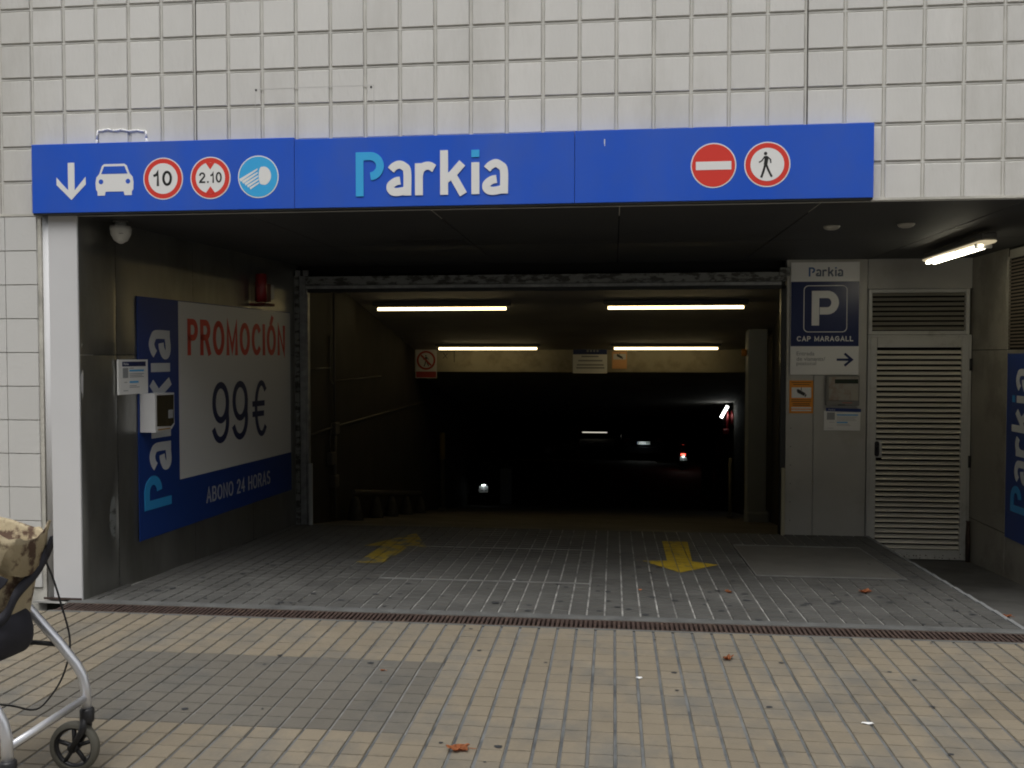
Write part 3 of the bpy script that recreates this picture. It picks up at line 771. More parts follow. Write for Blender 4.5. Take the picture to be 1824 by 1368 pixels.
b = B(); b.tube([(2.428, 2.984, .67), (2.428, 2.955, .67), (2.428, 2.95, .62)], .008, 8); b.done('handle', BLACKP, hd)
b = B(); rg3 = random.Random(2)
for k in range(26):
    x = rg3.uniform(2.43, 3.15); b.prism(circ(x, -.285+abs(rg3.gauss(0, .02)), rg3.uniform(.002, .006), 6), FD, .0085, .0091)
b.done('rust_spots', RUST, dr)
for z in (1.37, .55, -.12):
    b = B(); b.lathe([(.011, z-.05), (.011, z+.05)], (3.178, 2.983, 0), 10); b.done('hinge', BLACKP, dr)

# signs on the door wall
FP = frame((0, 2.985, 0), (1, 0, 0)); 
ps = root('parking_sign', (1.98, 2.99, 1.28), 'tall Parkia P parking sign reading CAP MARAGALL with pedestrian entrance arrow', 'sign')
b = B(); b.bevbox((1.699, 2.985, 1.281), (2.268, 2.9995, 2.244), .002, 1); b.done('panel', SWHITE, ps)
b = B(); b.prism(rect(1.702, 1.526, 2.265, 2.078), FP, .0003, .0012); bf = b.done('blue_field', BLUE_DK, ps)
b = B()
L_ = rrect(1.806, 1.645, 2.168, 2.046, .04); L2 = rrect(1.8125, 1.6515, 2.1615, 2.0395, .035)
n = len(L_); o_ = b.verts([FP(u, v, .0020) for u, v in L_]); i_ = b.verts([FP(u, v, .0020) for u, v in L2])
for k in range(n): b._f([o_[k], o_[(k+1)%n], i_[(k+1)%n], i_[k]])
b.done('border', SWHITE, bf)
b = B()
ribbon_mesh(b, [(1.905,1.703),(1.905,1.968),(2.0,1.968)]+[(2.005+.062*math.cos(R(t)), 1.898+.070*math.sin(R(t))) for t in range(80,-91,-17)]+[(1.94,1.828)], .062, FP, .0014, .0022)
b.done('letter', SWHITE, bf)
strokes_text(FP, 'CAP MARAGALL', 1.752, 1.568, .468, .044, .0085, SWHITE, bf, .0014, .0004, gap=.35)
logo(FP, 1.846, 2.122, .285, .078, ps, .0003, .0006, mp=mat('logo_steel_blue', (.03, .12, .32), .4), ma=mat('logo_slate', (.10, .13, .18), .4))
for i, s in enumerate(('Entrada', 'de vianants/', 'peatonal')):
    wds = (.148, .238, .163); text(FP, s, 1.752, 1.447 - i*.046, wds[i], .034 if i < 2 else .040, SGREY, ps, .0003, .0006, bold=.004)
b = B(); ribbon_mesh(b, [(2.085,1.411),(2.205,1.411)], .020, FP, .0003, .0010); ribbon_mesh(b, [(2.150,1.463),(2.210,1.411),(2.150,1.359)], .020, FP, .0003, .0013); b.done('arrow_symbol', BLUE_DK, ps)

os_ = root('camera_warning_sticker', (1.8, 2.995, .95), 'orange video surveillance sticker on the grey wall under the parking sign', 'sticker')
FW = frame((0, 3.0, 0), (1, 0, 0))
b = B(); b.prism(rect(1.697, .949, 1.897, 1.232), FW, .0004, .002); b.done('sheet', ORANGE, os_)
b = B(); b.prism(rect(1.716, 1.082, 1.880, 1.172), FW, .0022, .0027); b.done('white_field', SWHITE, os_)
def cctv(fr, cx, cz, s, n0, par):
    b = B(); q = lambda L_: [(cx+x*s, cz+z*s) for x, z in L_]
    b.prism(q([(-.5,.38),(-.42,.02),(.34,-.36),(.5,-.05),(-.3,.44)]), fr, n0, n0+.0005); b.prism(q([(.38,-.42),(.52,-.46),(.62,-.22),(.50,-.12)]), fr, n0, n0+.0005); b.prism(q([(-.02,.3),(.06,.27),(.06,.62),(-.02,.62)]), fr, n0, n0+.0006)
    return b.done('camera_symbol', SBLACK, par)
cctv(FW, 1.795, 1.125, .075, .0028, os_)
DOR = mat('sticker_print', (.22, .09, .02), .6)
b = B()
for x0, x1, z in ((1.715,1.88,1.212),(1.73,1.865,1.194),(1.715,1.88,1.062),(1.715,1.88,1.047),(1.725,1.87,1.028),(1.725,1.87,1.014)): b.prism(rect(x0, z, x1, z+.007), FW, .0022, .0026)
b.done('text_lines', DOR, os_)
b = B()
for z in (.990, .968): b.prism(rect(1.715, z, 1.882, z+.012), FW, .0022, .0026)
b.done('white_lines', SWHITE, os_)

ic = root('intercom_box', (2.14, 2.96, 1.02), 'grey metal intercom box with dark display strip beside the louvred door', 'intercom')
b = B(); b.bevbox((1.998, 2.962, 1.018), (2.272, 2.9995, 1.274), .004, 2); b.done('housing', mat('box_grey', (.22, .215, .20), .45), ic)
b = B(); b.bevbox((2.016, 2.956, 1.062), (2.264, 2.9615, 1.262), .002, 1); b.done('front_plate', mat('box_front', (.36, .34, .29), .4, col2=(.30, .24, .19), mixscale=14), ic)
FI = frame((0, 2.956, 0), (1, 0, 0))
b = B(); b.prism(rect(2.066, 1.208, 2.258, 1.245), FI, .0003, .002); b.done('display', mat('display_green', (.015, .028, .012), .25), ic)
b = B(); b.prism(rect(2.130, 1.040, 2.212, 1.046), frame((0,2.962,0),(1,0,0)), .0003, .001); b.done('red_strip', mat('strip_red', (.42, .10, .05), .5), ic)
b = B(); b.prism(rect(2.095, 1.021, 2.155, 1.029), frame((0,2.962,0),(1,0,0)), .0003, .001); b.done('keyhole', SBLACK, ic)

nn = root('tariff_notice', (2.14, 2.99, .80), 'white tariff notice with blue header below the intercom box', 'notice')
b = B(); b.prism([(1.987,.803),(2.288,.803),(2.292,.972),(1.988,.972)], FW, .0004, .0030); b.done('sheet', SWHITE, nn)
b = B(); b.prism([(2.004,.968),(2.294,.962),(2.294,.990),(2.004,.998)], FW, .0032, .0042); b.done('header', mat('header_blue', (.015, .04, .20), .4), nn)
text(FW, 'Parkia', 2.025, .975, .055, .014, SWHITE, nn, .0044, .0004)
b = B(); b.prism(rect(2.012, .895, 2.078, .958), FW, .0032, .0037); b.done('picture', SGREY, nn)
b = B()
for x0, x1, z in ((2.095,2.27,.932),(2.095,2.185,.868)): b.prism(rect(x0, z, x1, z+.010), FW, .0032, .0037)
b.done('heading_lines', CYAN, nn)
b = B()
for x0, x1, z in ((2.095,2.145,.954),(2.095,2.26,.918),(2.095,2.24,.908),(2.095,2.25,.898),(2.095,2.26,.888),(2.03,2.075,.872),(2.095,2.2,.855),(2.095,2.21,.845),(2.015,2.07,.822)): b.prism(rect(x0, z, x1, z+.004), FW, .0032, .0037)
b.done('text_lines', PGREY, nn)

# right side wall with blue banner and dark louvre
rw = root('side_wall', (RWX+.05, 1.5, -.3), 'dull metal side wall of the pedestrian passage at right', 'wall')
FR = frame((RWX, 0, 0), (0, -1, 0))       # u = -Y
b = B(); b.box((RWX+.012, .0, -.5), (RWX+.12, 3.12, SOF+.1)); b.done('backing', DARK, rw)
for z0, z1 in ((-.5, .072), (.078, 1.49), (1.494, SOF+.02)):
    ys = [3.10, 2.31, 1.4, .5, .02] if z0 != 1.494 else [3.10, 2.33]
    for y1, y0 in zip(ys, ys[1:]):
        b = B(); b.bevbox((RWX, y0+.002, z0), (RWX+.011, y1-.002, z1), .003, 1); b.done('panel', CONC_W, rw)
lv = props(fr_rect('louvre_frame', 0, 0, .01, .01, .001, 0, .001, SLAT_D, rw), None)
bpy.data.objects.remove(lv)
b = B(); b.box((RWX, 2.30, 1.495), (RWX+.012, 2.328, 2.2)); b.box((RWX, .1, 2.185), (RWX+.012, 2.298, 2.25)); lf = b.done('louvre_frame', SLAT_D, rw)
for k in range(26):
    z = 1.51 + k*.0258; b = B(); b.box((RWX-.002, .1, z), (RWX+.006, 2.298, z+.011)); b.done('louvre_slat', mat('louvre_brown', (.15, .12, .085), .5), rw)
sb = root('side_banner', (RWX-.01, 1.5, .05), 'blue banner with vertical Parkia lettering at the right edge of the passage', 'sign')
b = B(); b.prism(rect(-2.292, .055, -.60, 1.462), FR, .001, .006); b.done('panel', mat('banner_blue', (.010, .04, .20), .4), sb)
logo(rot_frame(FR, -1.92, .27), 0, 0, 1.08, .275, sb, .0062, mp=MATS['banner_cyan'], ma=MATS['banner_letter'])
b = B(); b.lathe([(.018,-.30),(.02,-.1),(.014,.04),(.02,.05)], (3.165, 2.955, 0), 8); props(b.done('door_stop', RUST), 'rusty dark door stop in the corner beside the louvred door', 'door stop')

# ------------------------------------------------------------------ roller gate frame
rg = root('roller_gate_frame', (-.5, 3.0, 0), 'galvanised frame and header of the open roller gate', 'gate frame')
b = B(); b.bevbox((-2.60, 2.975, 2.085), (1.662, 3.06, 2.165), .003, 1); b.done('header', GALV_D, rg)
b = B(); b.bevbox((-2.598, 2.968, 2.052), (1.618, 2.99, 2.083), .004, 2); b.done('shutter_edge', GALV, rg)
b = B(); b.box((-2.595, 2.99, 2.02), (1.655, 3.04, 2.083)); b.done('shutter_slot', SBLACK, rg)
for x0, x1, y0 in ((-2.715, -2.665, 2.97), (-2.662, -2.604, 2.985)):
    b = B(); b.bevbox((x0, y0, -.2), (x1, 3.06, 2.17), .003, 1); b.done('guide_rail', GALV_D if x0 < -2.7 else GALV, rg)
b = B(); b.bevbox((-2.60, 2.985, -.2), (-2.585, 3.05, 2.05), .002, 1); b.done('guide_rail', GALV, rg)
b = B(); b.bevbox((1.620, 2.99, -.2), (1.664, 3.06, 2.05), .002, 1); b.done('guide_rail', SBLACK, rg)
b = B(); b.bevbox((-2.58, 2.965, -.12), (-2.545, 2.985, .462), .004, 2); b.done('guard_strip', mat('guard_white', (.40, .41, .38), .5), rg)
b = B(); b.bevbox((1.632, 2.965, -.11), (1.664, 2.985, .477), .004, 2); b.done('guard_strip', mat('guard_cream', (.45, .42, .30), .5), rg)
for x in (-2.69, -2.62):
    b = B(); b.bevbox((x, 2.96, 2.17), (x+.045, 3.0, 2.22), .003, 1); b.done('bracket', GALV, rg)
b = B(); b.bevbox((1.60, 2.95, 2.13), (1.69, 3.0, 2.20), .005, 1); b.done('bracket', GALV_D, rg)
# shutter box closing the gap above the header
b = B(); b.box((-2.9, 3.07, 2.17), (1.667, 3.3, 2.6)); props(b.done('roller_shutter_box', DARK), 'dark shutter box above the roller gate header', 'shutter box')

# ------------------------------------------------------------------ garage interior
ys = [3.05, 4.2, 5.5, 7.4, 9, 12, 15, 20]
b = B()
for y0, y1 in zip(ys, ys[1:]):
    b.quad((lerp(LWT, y0)-.1, y0, rampz(y0)-.012), (lerp(RWT, y0)+.8, y0, rampz(y0)-.012), (lerp(RWT, y1)+.8, y1, rampz(min(y1, 19.999))-.012), (lerp(LWT, y1)-.1, y1, rampz(min(y1, 19.999))-.012))
b.quad((-14, 20, -2.752), (14, 20, -2.752), (14, 48, -2.752), (-14, 48, -2.752))
props(b.done('garage_floor', GFLOOR), 'dark concrete ramp and parking floor inside the garage', kind='structure')
b = B()
for y0, y1 in ((3.05, 4.2), (4.2, 7.4), (7.4, 8.9)):
    b.quad((-3.6, y0, ceilz(y0)), (3.4, y0, ceilz(y0)), (3.4, y1, ceilz(y1)), (-3.6, y1, ceilz(y1)))
props(b.done('ceiling', GCEIL), 'grey sloping ceiling above the garage ramp', kind='structure')
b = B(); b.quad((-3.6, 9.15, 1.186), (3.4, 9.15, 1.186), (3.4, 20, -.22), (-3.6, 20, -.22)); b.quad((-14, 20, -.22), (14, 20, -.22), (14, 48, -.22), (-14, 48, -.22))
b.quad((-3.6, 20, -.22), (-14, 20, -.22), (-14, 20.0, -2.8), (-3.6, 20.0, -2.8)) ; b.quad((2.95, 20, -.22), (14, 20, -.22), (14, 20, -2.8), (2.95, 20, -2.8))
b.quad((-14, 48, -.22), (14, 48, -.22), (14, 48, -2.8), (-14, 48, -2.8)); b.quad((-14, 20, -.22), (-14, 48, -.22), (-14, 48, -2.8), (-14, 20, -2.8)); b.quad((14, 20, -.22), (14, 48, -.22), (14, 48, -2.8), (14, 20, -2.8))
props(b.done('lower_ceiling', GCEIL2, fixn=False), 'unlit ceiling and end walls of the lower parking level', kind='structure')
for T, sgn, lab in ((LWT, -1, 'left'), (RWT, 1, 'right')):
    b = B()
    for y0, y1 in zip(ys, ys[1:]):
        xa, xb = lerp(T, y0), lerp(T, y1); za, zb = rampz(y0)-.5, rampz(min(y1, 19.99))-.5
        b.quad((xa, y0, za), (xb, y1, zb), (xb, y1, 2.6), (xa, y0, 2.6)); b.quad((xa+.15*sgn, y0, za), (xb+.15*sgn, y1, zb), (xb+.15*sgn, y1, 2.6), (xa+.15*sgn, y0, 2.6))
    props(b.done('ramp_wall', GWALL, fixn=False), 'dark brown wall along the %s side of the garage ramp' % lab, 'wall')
bm_ = root('ceiling_beam', (-.3, 9.0, 1.19), 'cream painted beam across the ramp behind the second lamps', 'beam')
b = B(); b.bevbox((-3.0, 8.90, 1.186), (2.60, 9.148, 1.72), .01, 1); b.done('body', BEAM, bm_)
b = B(); b.box((-2.29, 8.896, 1.34), (-2.28, 8.899, 1.52)); b.prism([(-2.47,1.40),(-2.46,1.40),(-2.39,1.47),(-2.40,1.475)], frame((0,8.899,0),(1,0,0)), 0, .002); b.prism([(-2.39,1.40),(-2.40,1.40),(-2.46,1.475),(-2.45,1.48)], frame((0,8.899,0),(1,0,0)), 0.0005, .003); b.done('pencil_mark', SBLACK, bm_)

# signs on the beam
FB = frame((0, 8.885, 0), (1, 0, 0))
s1 = root('no_pedestrians_sign', (-2.74, 8.89, 1.09), 'no pedestrians sign with red caption at the left end of the beam', 'sign')
b = B(); b.prism(rect(-2.90, 1.09, -2.56, 1.545), FB, .0, .006); b.done('panel', PGREY, s1)
b = B(); o_ = b.verts([FB(u, v, .0072) for u, v in circ(-2.73, 1.37, .150)]); i_ = b.verts([FB(u, v, .0072) for u, v in circ(-2.73, 1.37, .118)])
for k in range(40): b._f([o_[k], o_[(k+1)%40], i_[(k+1)%40], i_[k]])
b.prism(rect(-2.89, 1.10, -2.57, 1.195), FB, .0065, .0075); 
b.done('red_print', mat('deep_red', (.32, .035, .03), .6), s1)  # darker red than on the fascia roundels
walker(FB, -2.73, 1.36, .09, .0066, SBLACK, s1)
b = B(); ribbon_mesh(b, [(-2.81,1.45),(-2.65,1.29)], .03, FB, .0078, .0085); b.done('diagonal_bar', MATS['deep_red'], s1)
s2 = root('rules_sign', (-.17, 8.89, 1.17), 'grey notice with dark blue header on the middle of the beam', 'sign')
b = B(); b.prism(rect(-.432, 1.172, .092, 1.575), FB, .0, .006); b.done('panel', SWHITE, s2)
b = B(); b.prism(rect(-.430, 1.462, .090, 1.572), FB, .0065, .0075); b.done('header', BLUE_DK, s2)
b = B()
for k in range(4): b.prism(rect(-.22+.05*k, 1.50, -.19+.05*k, 1.535), FB, .0078, .0085)
b.done('header_print', SGREY, s2)
b = B()
for x0, x1, z in ((-.30,-.04,1.42),(-.35,.02,1.355),(-.37,.04,1.29),(-.38,.05,1.245)): b.prism(rect(x0, z, x1, z+.022), FB, .0065, .0072)
b.done('text_lines', SGREY, s2)
s3 = root('small_camera_sign', (.28, 8.89, 1.24), 'small orange and white surveillance sign on the beam under the right lamp', 'sign')
b = B(); b.prism(rect(.168, 1.24, .392, 1.51), FB, .0, .006); b.done('panel', mat('sticker_peach', (.62, .33, .14), .5), s3)
b = B(); b.prism(rect(.185, 1.385, .375, 1.47), FB, .0065, .0072); b.done('white_field', PGREY, s3); cctv(FB, .28, 1.43, .09, .0075, s3)

# fluorescent lamps
def batten(p0, p1, label, group=None):
    """closed batten luminaire: housing above, warm reflector, glowing tube below"""
    p0, p1 = Vector(p0), Vector(p1); d = (p1-p0); L_ = d.length; c = (p0+p1)/2
    ax = d.normalized(); side = ax.cross(Vector((0,0,1))).normalized(); up = side.cross(ax)
    Mx = Matrix((ax, side, up)).transposed().to_4x4(); Mx.translation = c
    r = root('fluorescent_lamp', c, label, 'ceiling lamp', group)
    b = B(); b.bevbox((-L_/2-.05, -.065, .035), (L_/2+.05, .065, .085), .01, 1, Mx); b.done('housing', LAMPB, r)
    b = B(); b.bevbox((-L_/2-.03, -.05, .018), (L_/2+.03, .05, .0345), .004, 1, Mx); b.done('reflector', REFL, r)
    b = B(); b.tube([Mx @ Vector((-L_/2, 0, 0)), Mx @ Vector((L_/2, 0, 0))], .0165, 12); b.done('tube', TUBE, r)
    for s in (-1, 1):
        b = B(); b.bevbox((s*(L_/2+.012)-.012, -.02, -.018), (s*(L_/2+.012)+.012, .02, .018), .003, 1, Mx); b.done('tube_holder', LAMPB, r)
        b = B(); b.box((s*L_*.32-.006, -.068, .01), (s*L_*.32+.006, -.062, .045), Mx); b.done('clip', LAMPB, r)
    b = B(); b.bevbox((-L_/2-.02, -.02, .085), (L_/2+.02, .02, .12), .004, 1, Mx); b.done('mounting_rail', LAMPB, r)
GL = 'lit fluorescent lamps over the ramp'
batten((-2.545, 5.3, 1.985), (-1.035, 5.3, 1.985), 'lit fluorescent batten at left nearest the gate, larger of the two left lamps', GL)
batten((.125, 5.3, 1.985), (1.63, 5.3, 1.985), 'lit fluorescent batten at right nearest the gate, larger of the two right lamps', GL)
batten((-2.43, 8.4, 1.548), (-.945, 8.4, 1.548), 'lit fluorescent batten in front of the left half of the cream beam', GL)
batten((.20, 8.4, 1.548), (1.70, 8.4, 1.548), 'lit fluorescent batten in front of the right half of the cream beam', GL)
# twin tube lamp over the passage
p0, p1 = Vector((2.60, 2.28, 2.140)), Vector((2.572, 1.12, 2.140))
ax = (p1-p0).normalized(); side = ax.cross(Vector((0,0,1))).normalized(); Mx = Matrix((ax, side, side.cross(ax))).transposed().to_4x4(); Mx.translation = (p0+p1)/2; L_ = (p1-p0).length
r = root('passage_lamp', (p0+p1)/2, 'lit fluorescent lamp with clear cover under the soffit above the pedestrian passage', 'ceiling lamp')
b = B(); b.bevbox((-L_/2-.02, -.048, .045), (L_/2+.02, .048, .095), .012, 2, Mx); b.done('housing', LAMPB, r)
b = B()
b.loft([[Mx @ Vector((x*L_/2*1.02, s_*math.cos(R(t)), .043 - q_*math.sin(R(t)))) for t in range(0, 181, 15)] for x, s_, q_ in ((-1.03,.03,.01),(-.99,.054,.022),(.97,.054,.022),(1.03,.028,.01))]); b.done('cover', DIFF, r)
for s in (-.026, .022):
    b = B(); b.tube([Mx @ Vector((-L_/2+.02, s, .016)), Mx @ Vector((L_/2-(.10 if s < 0 else .06), s, .016))], .0115, 10); b.done('tube', TUBE_P, r)
b = B(); b.box((L_/2-.10, -.05, .002), (L_/2-.075, .05, .03), Mx); b.done('tube_holder', SGREY, r)
for k in range(5):
    b = B(); b.box((-.5+k*.25, -.066, .03), (-.488+k*.25, -.058, .06), Mx); b.done('clip', BLACKP, r)

# grey column, conduits and fittings on the ramp walls
cg = root('square_column', (2.10, 7.3, -.8), 'light grey square column on the right side of the ramp', 'column')
b = B(); b.bevbox((1.955, 7.16, -.85), (2.20, 7.42, 1.86), .008, 1); b.done('shaft', COLGREY, cg)
b = B(); b.bevbox((1.952, 7.14, -.85), (2.245, 7.45, -.62), .02, 1); b.done('plinth', COLGREY, cg)
b = B(); b.lathe([(.035, 1.44), (.035, 1.53)], (1.92, 7.3, 0), 12); props(b.done('warning_beacon', ORANGE), 'small amber beacon beside the top of the grey column', 'beacon')
CW = mat('conduit_grey', (.11, .10, .08), .5)
cdn = root('wall_conduit', (-2.69, 4.12, -.3), 'grey vertical cable conduit with junction boxes on the left ramp wall', 'conduit')
b = B(); b.tube([(-2.70, 4.12, 2.2), (-2.70, 4.12, .62)], .013, 8); b.tube([(-2.70, 4.12, .62), (-2.70, 4.12, -.25)], .022, 8); b.done('pipe', CW, cdn)
b = B(); b.tube([(-2.71, 4.02, 1.65), (-2.71, 4.02, 1.2), (-2.70, 4.09, 1.15)], .008, 6); b.tube([(-2.71, 4.04, .75), (-2.71, 4.0, .6), (-2.71, 4.0, .4)], .009, 6); b.done('cable', CW, cdn)
for z, y in ((.62, 4.13), (.32, 4.0), (.07, 4.1)):
    b = B(); b.bevbox((-2.735, y-.07, z), (-2.665, y+.07, z+.13), .008, 1); b.done('junction_box', CW, cdn)
def wallpipe(pts, r_, label):
    b = B(); b.tube(pts, r_, 8); props(b.done('wall_pipe', CW), label, 'pipe')
def onL(y, z, off=.02): return (lerp(LWT, y)+off, y, z)
wallpipe([onL(3.1, .70), onL(4.2, .70), onL(7.0, .69), onL(9, .68), onL(12, .68)], .012, 'thin level pipe along the left ramp wall at half height')
wallpipe([onL(3.1, 1.32), onL(4.0, 1.32)], .008, 'short thin cable from the gate jamb to the vertical conduit')
wallpipe([onL(4.2, 1.18), onL(6.4, 1.18)], .008, 'thin cable running right from the vertical conduit on the left ramp wall')
# kerb stubs with rail at the foot of the left wall
GS = 'concrete stubs along the left ramp wall'
for i, y in enumerate((4.6, 5.6, 6.5, 7.5, 8.6)):
    x = lerp(LWT, y)+.13; z = rampz(y)
    b = B(); b.lathe([(.095, z-.05), (.09, z+.03), (.06, z+.17), (.035, z+.235), (.008, z+.25)], (x, y, 0), 14)
    props(b.done('kerb_stub', mat('stub_concrete', (.07, .068, .06), .85, var=.25, vscale=12)), 'tapered concrete stub along the left ramp wall, ' + ('nearest the gate', 'second from the gate', 'middle one of five', 'second from the far end', 'farthest from the gate')[i], 'kerb stub', GS)
wallpipe([(lerp(LWT, 4.5)+.13, 4.5, rampz(4.5)+.30), (lerp(LWT, 5.2)+.13, 5.2, rampz(5.2)+.30), (lerp(LWT, 8.6)+.13, 8.6, rampz(8.6)+.30)], .03, 'dark guard rail over the concrete stubs beside the ramp')
def post(nm, x, y, z0, z1, r_, m, lab, cat, sq=False):
    b = B()
    if sq: b.bevbox((x-r_, y-r_*.4, z0), (x+r_, y+r_*.4, z1), .01, 1)
    else: b.lathe([(r_, z0), (r_, z1-.02), (r_*.8, z1)], (x, y, 0), 12)
    r0 = root(nm, (x, y, z0), lab, cat); b.done('shaft', m, r0)
    b = B(); b.bevbox((x-r_*1.4, y-r_*1.4, z0-.02), (x+r_*1.4, y+r_*1.4, z0+.03), .01, 1); b.done('foot', CONC_D, r0); return r0
yp = post('yellow_post', -3.0, 11.6, rampz(11.6), .0, .05, CONC_D, 'post with yellow upper band against the left ramp wall', 'post')
b = B(); b.lathe([(.056, -.50), (.056, -.02), (.045, 0.0)], (-3.0, 11.6, 0), 12); b.done('yellow_band', YPOST, yp)
post('guard_post', -2.75, 19.6, -2.69, -1.67, .16, COLGREY, 'pale square guard post at the bottom of the ramp', 'post', True)
cn = post('chain_post', 1.98, 9.1, rampz(9.1), -.13, .028, mat('post_cream', (.32, .30, .22), .5), 'thin pale post beside the grey column', 'post')
pl = root('round_pillar', (-1.10, 24.5, -2.74), 'slim brown concrete pillar between the parked cars on the lower level', 'pillar')
b = B(); b.lathe([(.20, -2.74), (.20, -.22)], (-1.10, 24.5, 0), 20); b.done('shaft', mat('pillar_brown', (.22, .15, .08), .7), pl)
# ticket machine
tm = root('ticket_machine', (-1.85, 23.2, -2.74), 'dark ticket machine at the barrier left of the brown pillar', 'ticket machine')
b = B(); b.bevbox((-2.0, 23.05, -2.74), (-1.66, 23.4, -1.35), .03, 2); b.done('cabinet', CARP, tm)
b = B(); b.bevbox((-1.92, 23.035, -1.60), (-1.75, 23.049, -1.45), .003, 1); b.done('screen', PGREY, tm)
# barriers
def barrier(xa, xb, y, lab):
    r = root('barrier', (xa, y, -2.74), lab, 'barrier', 'boom barriers at the foot of the ramp')
    s = 1 if xb > xa else -1
    b = B(); b.bevbox((xa-.16, y-.15, -2.74), (xa+.16, y+.15, -1.72), .02, 2); b.done('cabinet', mat('barrier_dark', (.04, .035, .03), .5), r)
    b = B(); b.bevbox((xa+s*.17, y-.17, -1.85), (xb, y-.152, -1.78), .008, 1); b.done('arm', mat('barrier_arm', (.30, .24, .10), .5), r)
barrier(-3.25, -.55, 23.0, 'lowered barrier arm across the left lane at the foot of the ramp'); barrier(3.05, 1.5, 23.0, 'lowered barrier arm across the right lane at the foot of the ramp')
# emergency lamp and hose reel on the right wall
el = root('emergency_lamp', (2.59, 15, .2), 'short tilted white lit tube on the right wall deep inside the ramp', 'wall lamp')
b = B(); b.tube([(2.525, 15, .09), (2.665, 15, .34)], .030, 10); b.done('tube', TUBE2, el)
b = B(); b.tube([(2.53, 15.06, .07), (2.68, 15.06, .36)], .035, 8); b.done('housing', LAMPB, el)
hr = root('hose_reel', (2.72, 15.2, -.15), 'red fire hose reel on the right ramp wall below the tilted tube', 'hose reel')
b = B(); b.lathe([(.10,-.04),(.21,-.04),(.21,.0),(.12,.01),(.12,.05),(.21,.06),(.21,.10),(.10,.10)], (2.70, 15.2, .03), 24, 'X'); b.done('reel', REDP, hr)
b = B(); b.tube([(2.60, 15.15, -.1), (2.60, 15.1, .05), (2.62, 15.15, .16)], .025, 8); b.done('hose', SBLACK, hr)
b = B(); b.bevbox((2.58, 15.0, -.28), (2.70, 15.2, -.16), .01, 1); b.done('bracket', REDP, hr)
# far glowing bar, added to stand for a bright streak
fl = root('added_glow_bar', (-.3, 40.0, -1.9), 'thin distant glowing bar added for a bright streak on the lower level left of the centre car', 'wall lamp')
b = B(); b.tube([(-1.35, 40, -2.42+.02), (-.12, 40, -2.42+.02)], .022, 8); b.done('tube', mat('added_bar_glow', (1,1,1), .5, emit=(1,.95,.8), estr=.5), fl)
b = B(); b.box((-1.4, 40.03, -2.43), (-.07, 40.08, -2.36)); b.done('housing', LAMPB, fl)

# ------------------------------------------------------------------ parked cars and scooters on the lower level
def parked_car(loc, rz, label, plate, paintm=CARP):
    x, y, z = loc; r = root('parked_car', loc, label, 'car', 'cars parked on the lower level'); r.rotation_euler = (0, 0, rz)
    def add(b, nm, m, par=None):
        o = b.done(nm, m); pl_ = Vector(o.location); o.parent = par or r
        if par: o.location = pl_ - par['_l'] if False else pl_ - PL[par]
        PL[o] = pl_; return o
    PL = {}
    # body: loft of cross sections along local Y (rear at y=0, front at 4)
    def sec(yy, w, zb, zs, zt, wt):
        return [(-w,yy,zb),(-w,yy,zs),(-w*.97,yy,zs+.06),(-wt,yy,zt-.04),(-wt*.9,yy,zt),(wt*.9,yy,zt),(wt,yy,zt-.04),(w*.97,yy,zs+.06),(w,yy,zs),(w,yy,zb)]
    b = B(); b.loft([sec(0,.78,.32,.70,.80,.68), sec(.10,.84,.24,.85,1.0,.72), sec(.35,.86,.20,.90,1.30,.64), sec(.8,.87,.20,.92,1.44,.60), sec(1.6,.87,.20,.92,1.47,.60), sec(2.3,.87,.20,.92,1.42,.60), sec(2.95,.87,.20,.92,1.02,.74), sec(3.6,.84,.22,.82,.90,.70), sec(3.95,.74,.30,.62,.70,.6)])
    body = add(b, 'body', paintm)
    b = B(); b.quad((-.58,.21,1.02),(.58,.21,1.02),(.52,.40,1.34),(-.52,.40,1.34)); bb = b; bmesh.ops.translate(bb.bm, vec=(0,-.02,.01), verts=bb.bm.verts); add(bb, 'rear_window', CARG)
    b = B(); b.bevbox((-.80,-.06,.30), (.80,.08,.56), .03, 2); add(b, 'bumper', CARP)
    for s in (-1, 1):
        b = B(); b.bevbox((s*.66-.12,.0,.72), (s*.66+.12,.12,.90), .02, 2); add(b, 'tail_light', TAIL)
        b = B(); b.quad((s*.862,.75,.98),(s*.862,2.4,.98),(s*.66,2.2,1.36),(s*.66,.95,1.38)); add(b, 'side_window', CARG)
        for yy in (.72, 3.2):
            b = B(); b.lathe([(.20,-.1),(.31,-.1),(.31,.1),(.20,.1)], (s*.80, yy, .31), 20, 'X'); t = add(b, 'wheel', TYRE)
            b = B(); b.lathe([(.02,-.105),(.19,-.105),(.19,.105),(.02,.105)], (s*.80, yy, .31), 14, 'X'); add(b, 'rim', CHROME, t)
    fr = frame((0, -.062, 0), (1, 0, 0))
    b = B(); b.bevbox((-.26,-.075,.655), (.26,-.062,.765), .002, 1); p_ = add(b, 'licence_plate', SWHITE)
    o = text(frame((0,-.075,0),(1,0,0)), plate, -.21, .675, .44, .07, SBLACK, None, .0005, .001, bold=.02, name='plate_number')
    pl_ = Vector(o.location); o.parent = p_; o.location = pl_ - PL[p_]
    b = B(); b.bevbox((-.26,-.0752,.655), (-.222,-.0758,.765), .0002, 1); add(b, 'blue_band', BLUE, p_)
    b = B(); b.bevbox((-.12,-.20,.795), (.12,-.06,.805), .002, 1); b.box((-.12,-.205,.780), (.12,-.2005,.805)); add(b, 'added_light_cap', CARP)  # cap and front lip hide the added emitter from view
    b = B(); b.box((-.10,-.195,.788), (.10,-.165,.7945)); add(b, 'added_plate_light', PLATE_FILL)  # added emitter that lights the car plate
    b = B(); b.bevbox((-.28,-.062,.64), (.28,.02,.80), .004, 1); add(b, 'plate_recess', CARP)
    return r
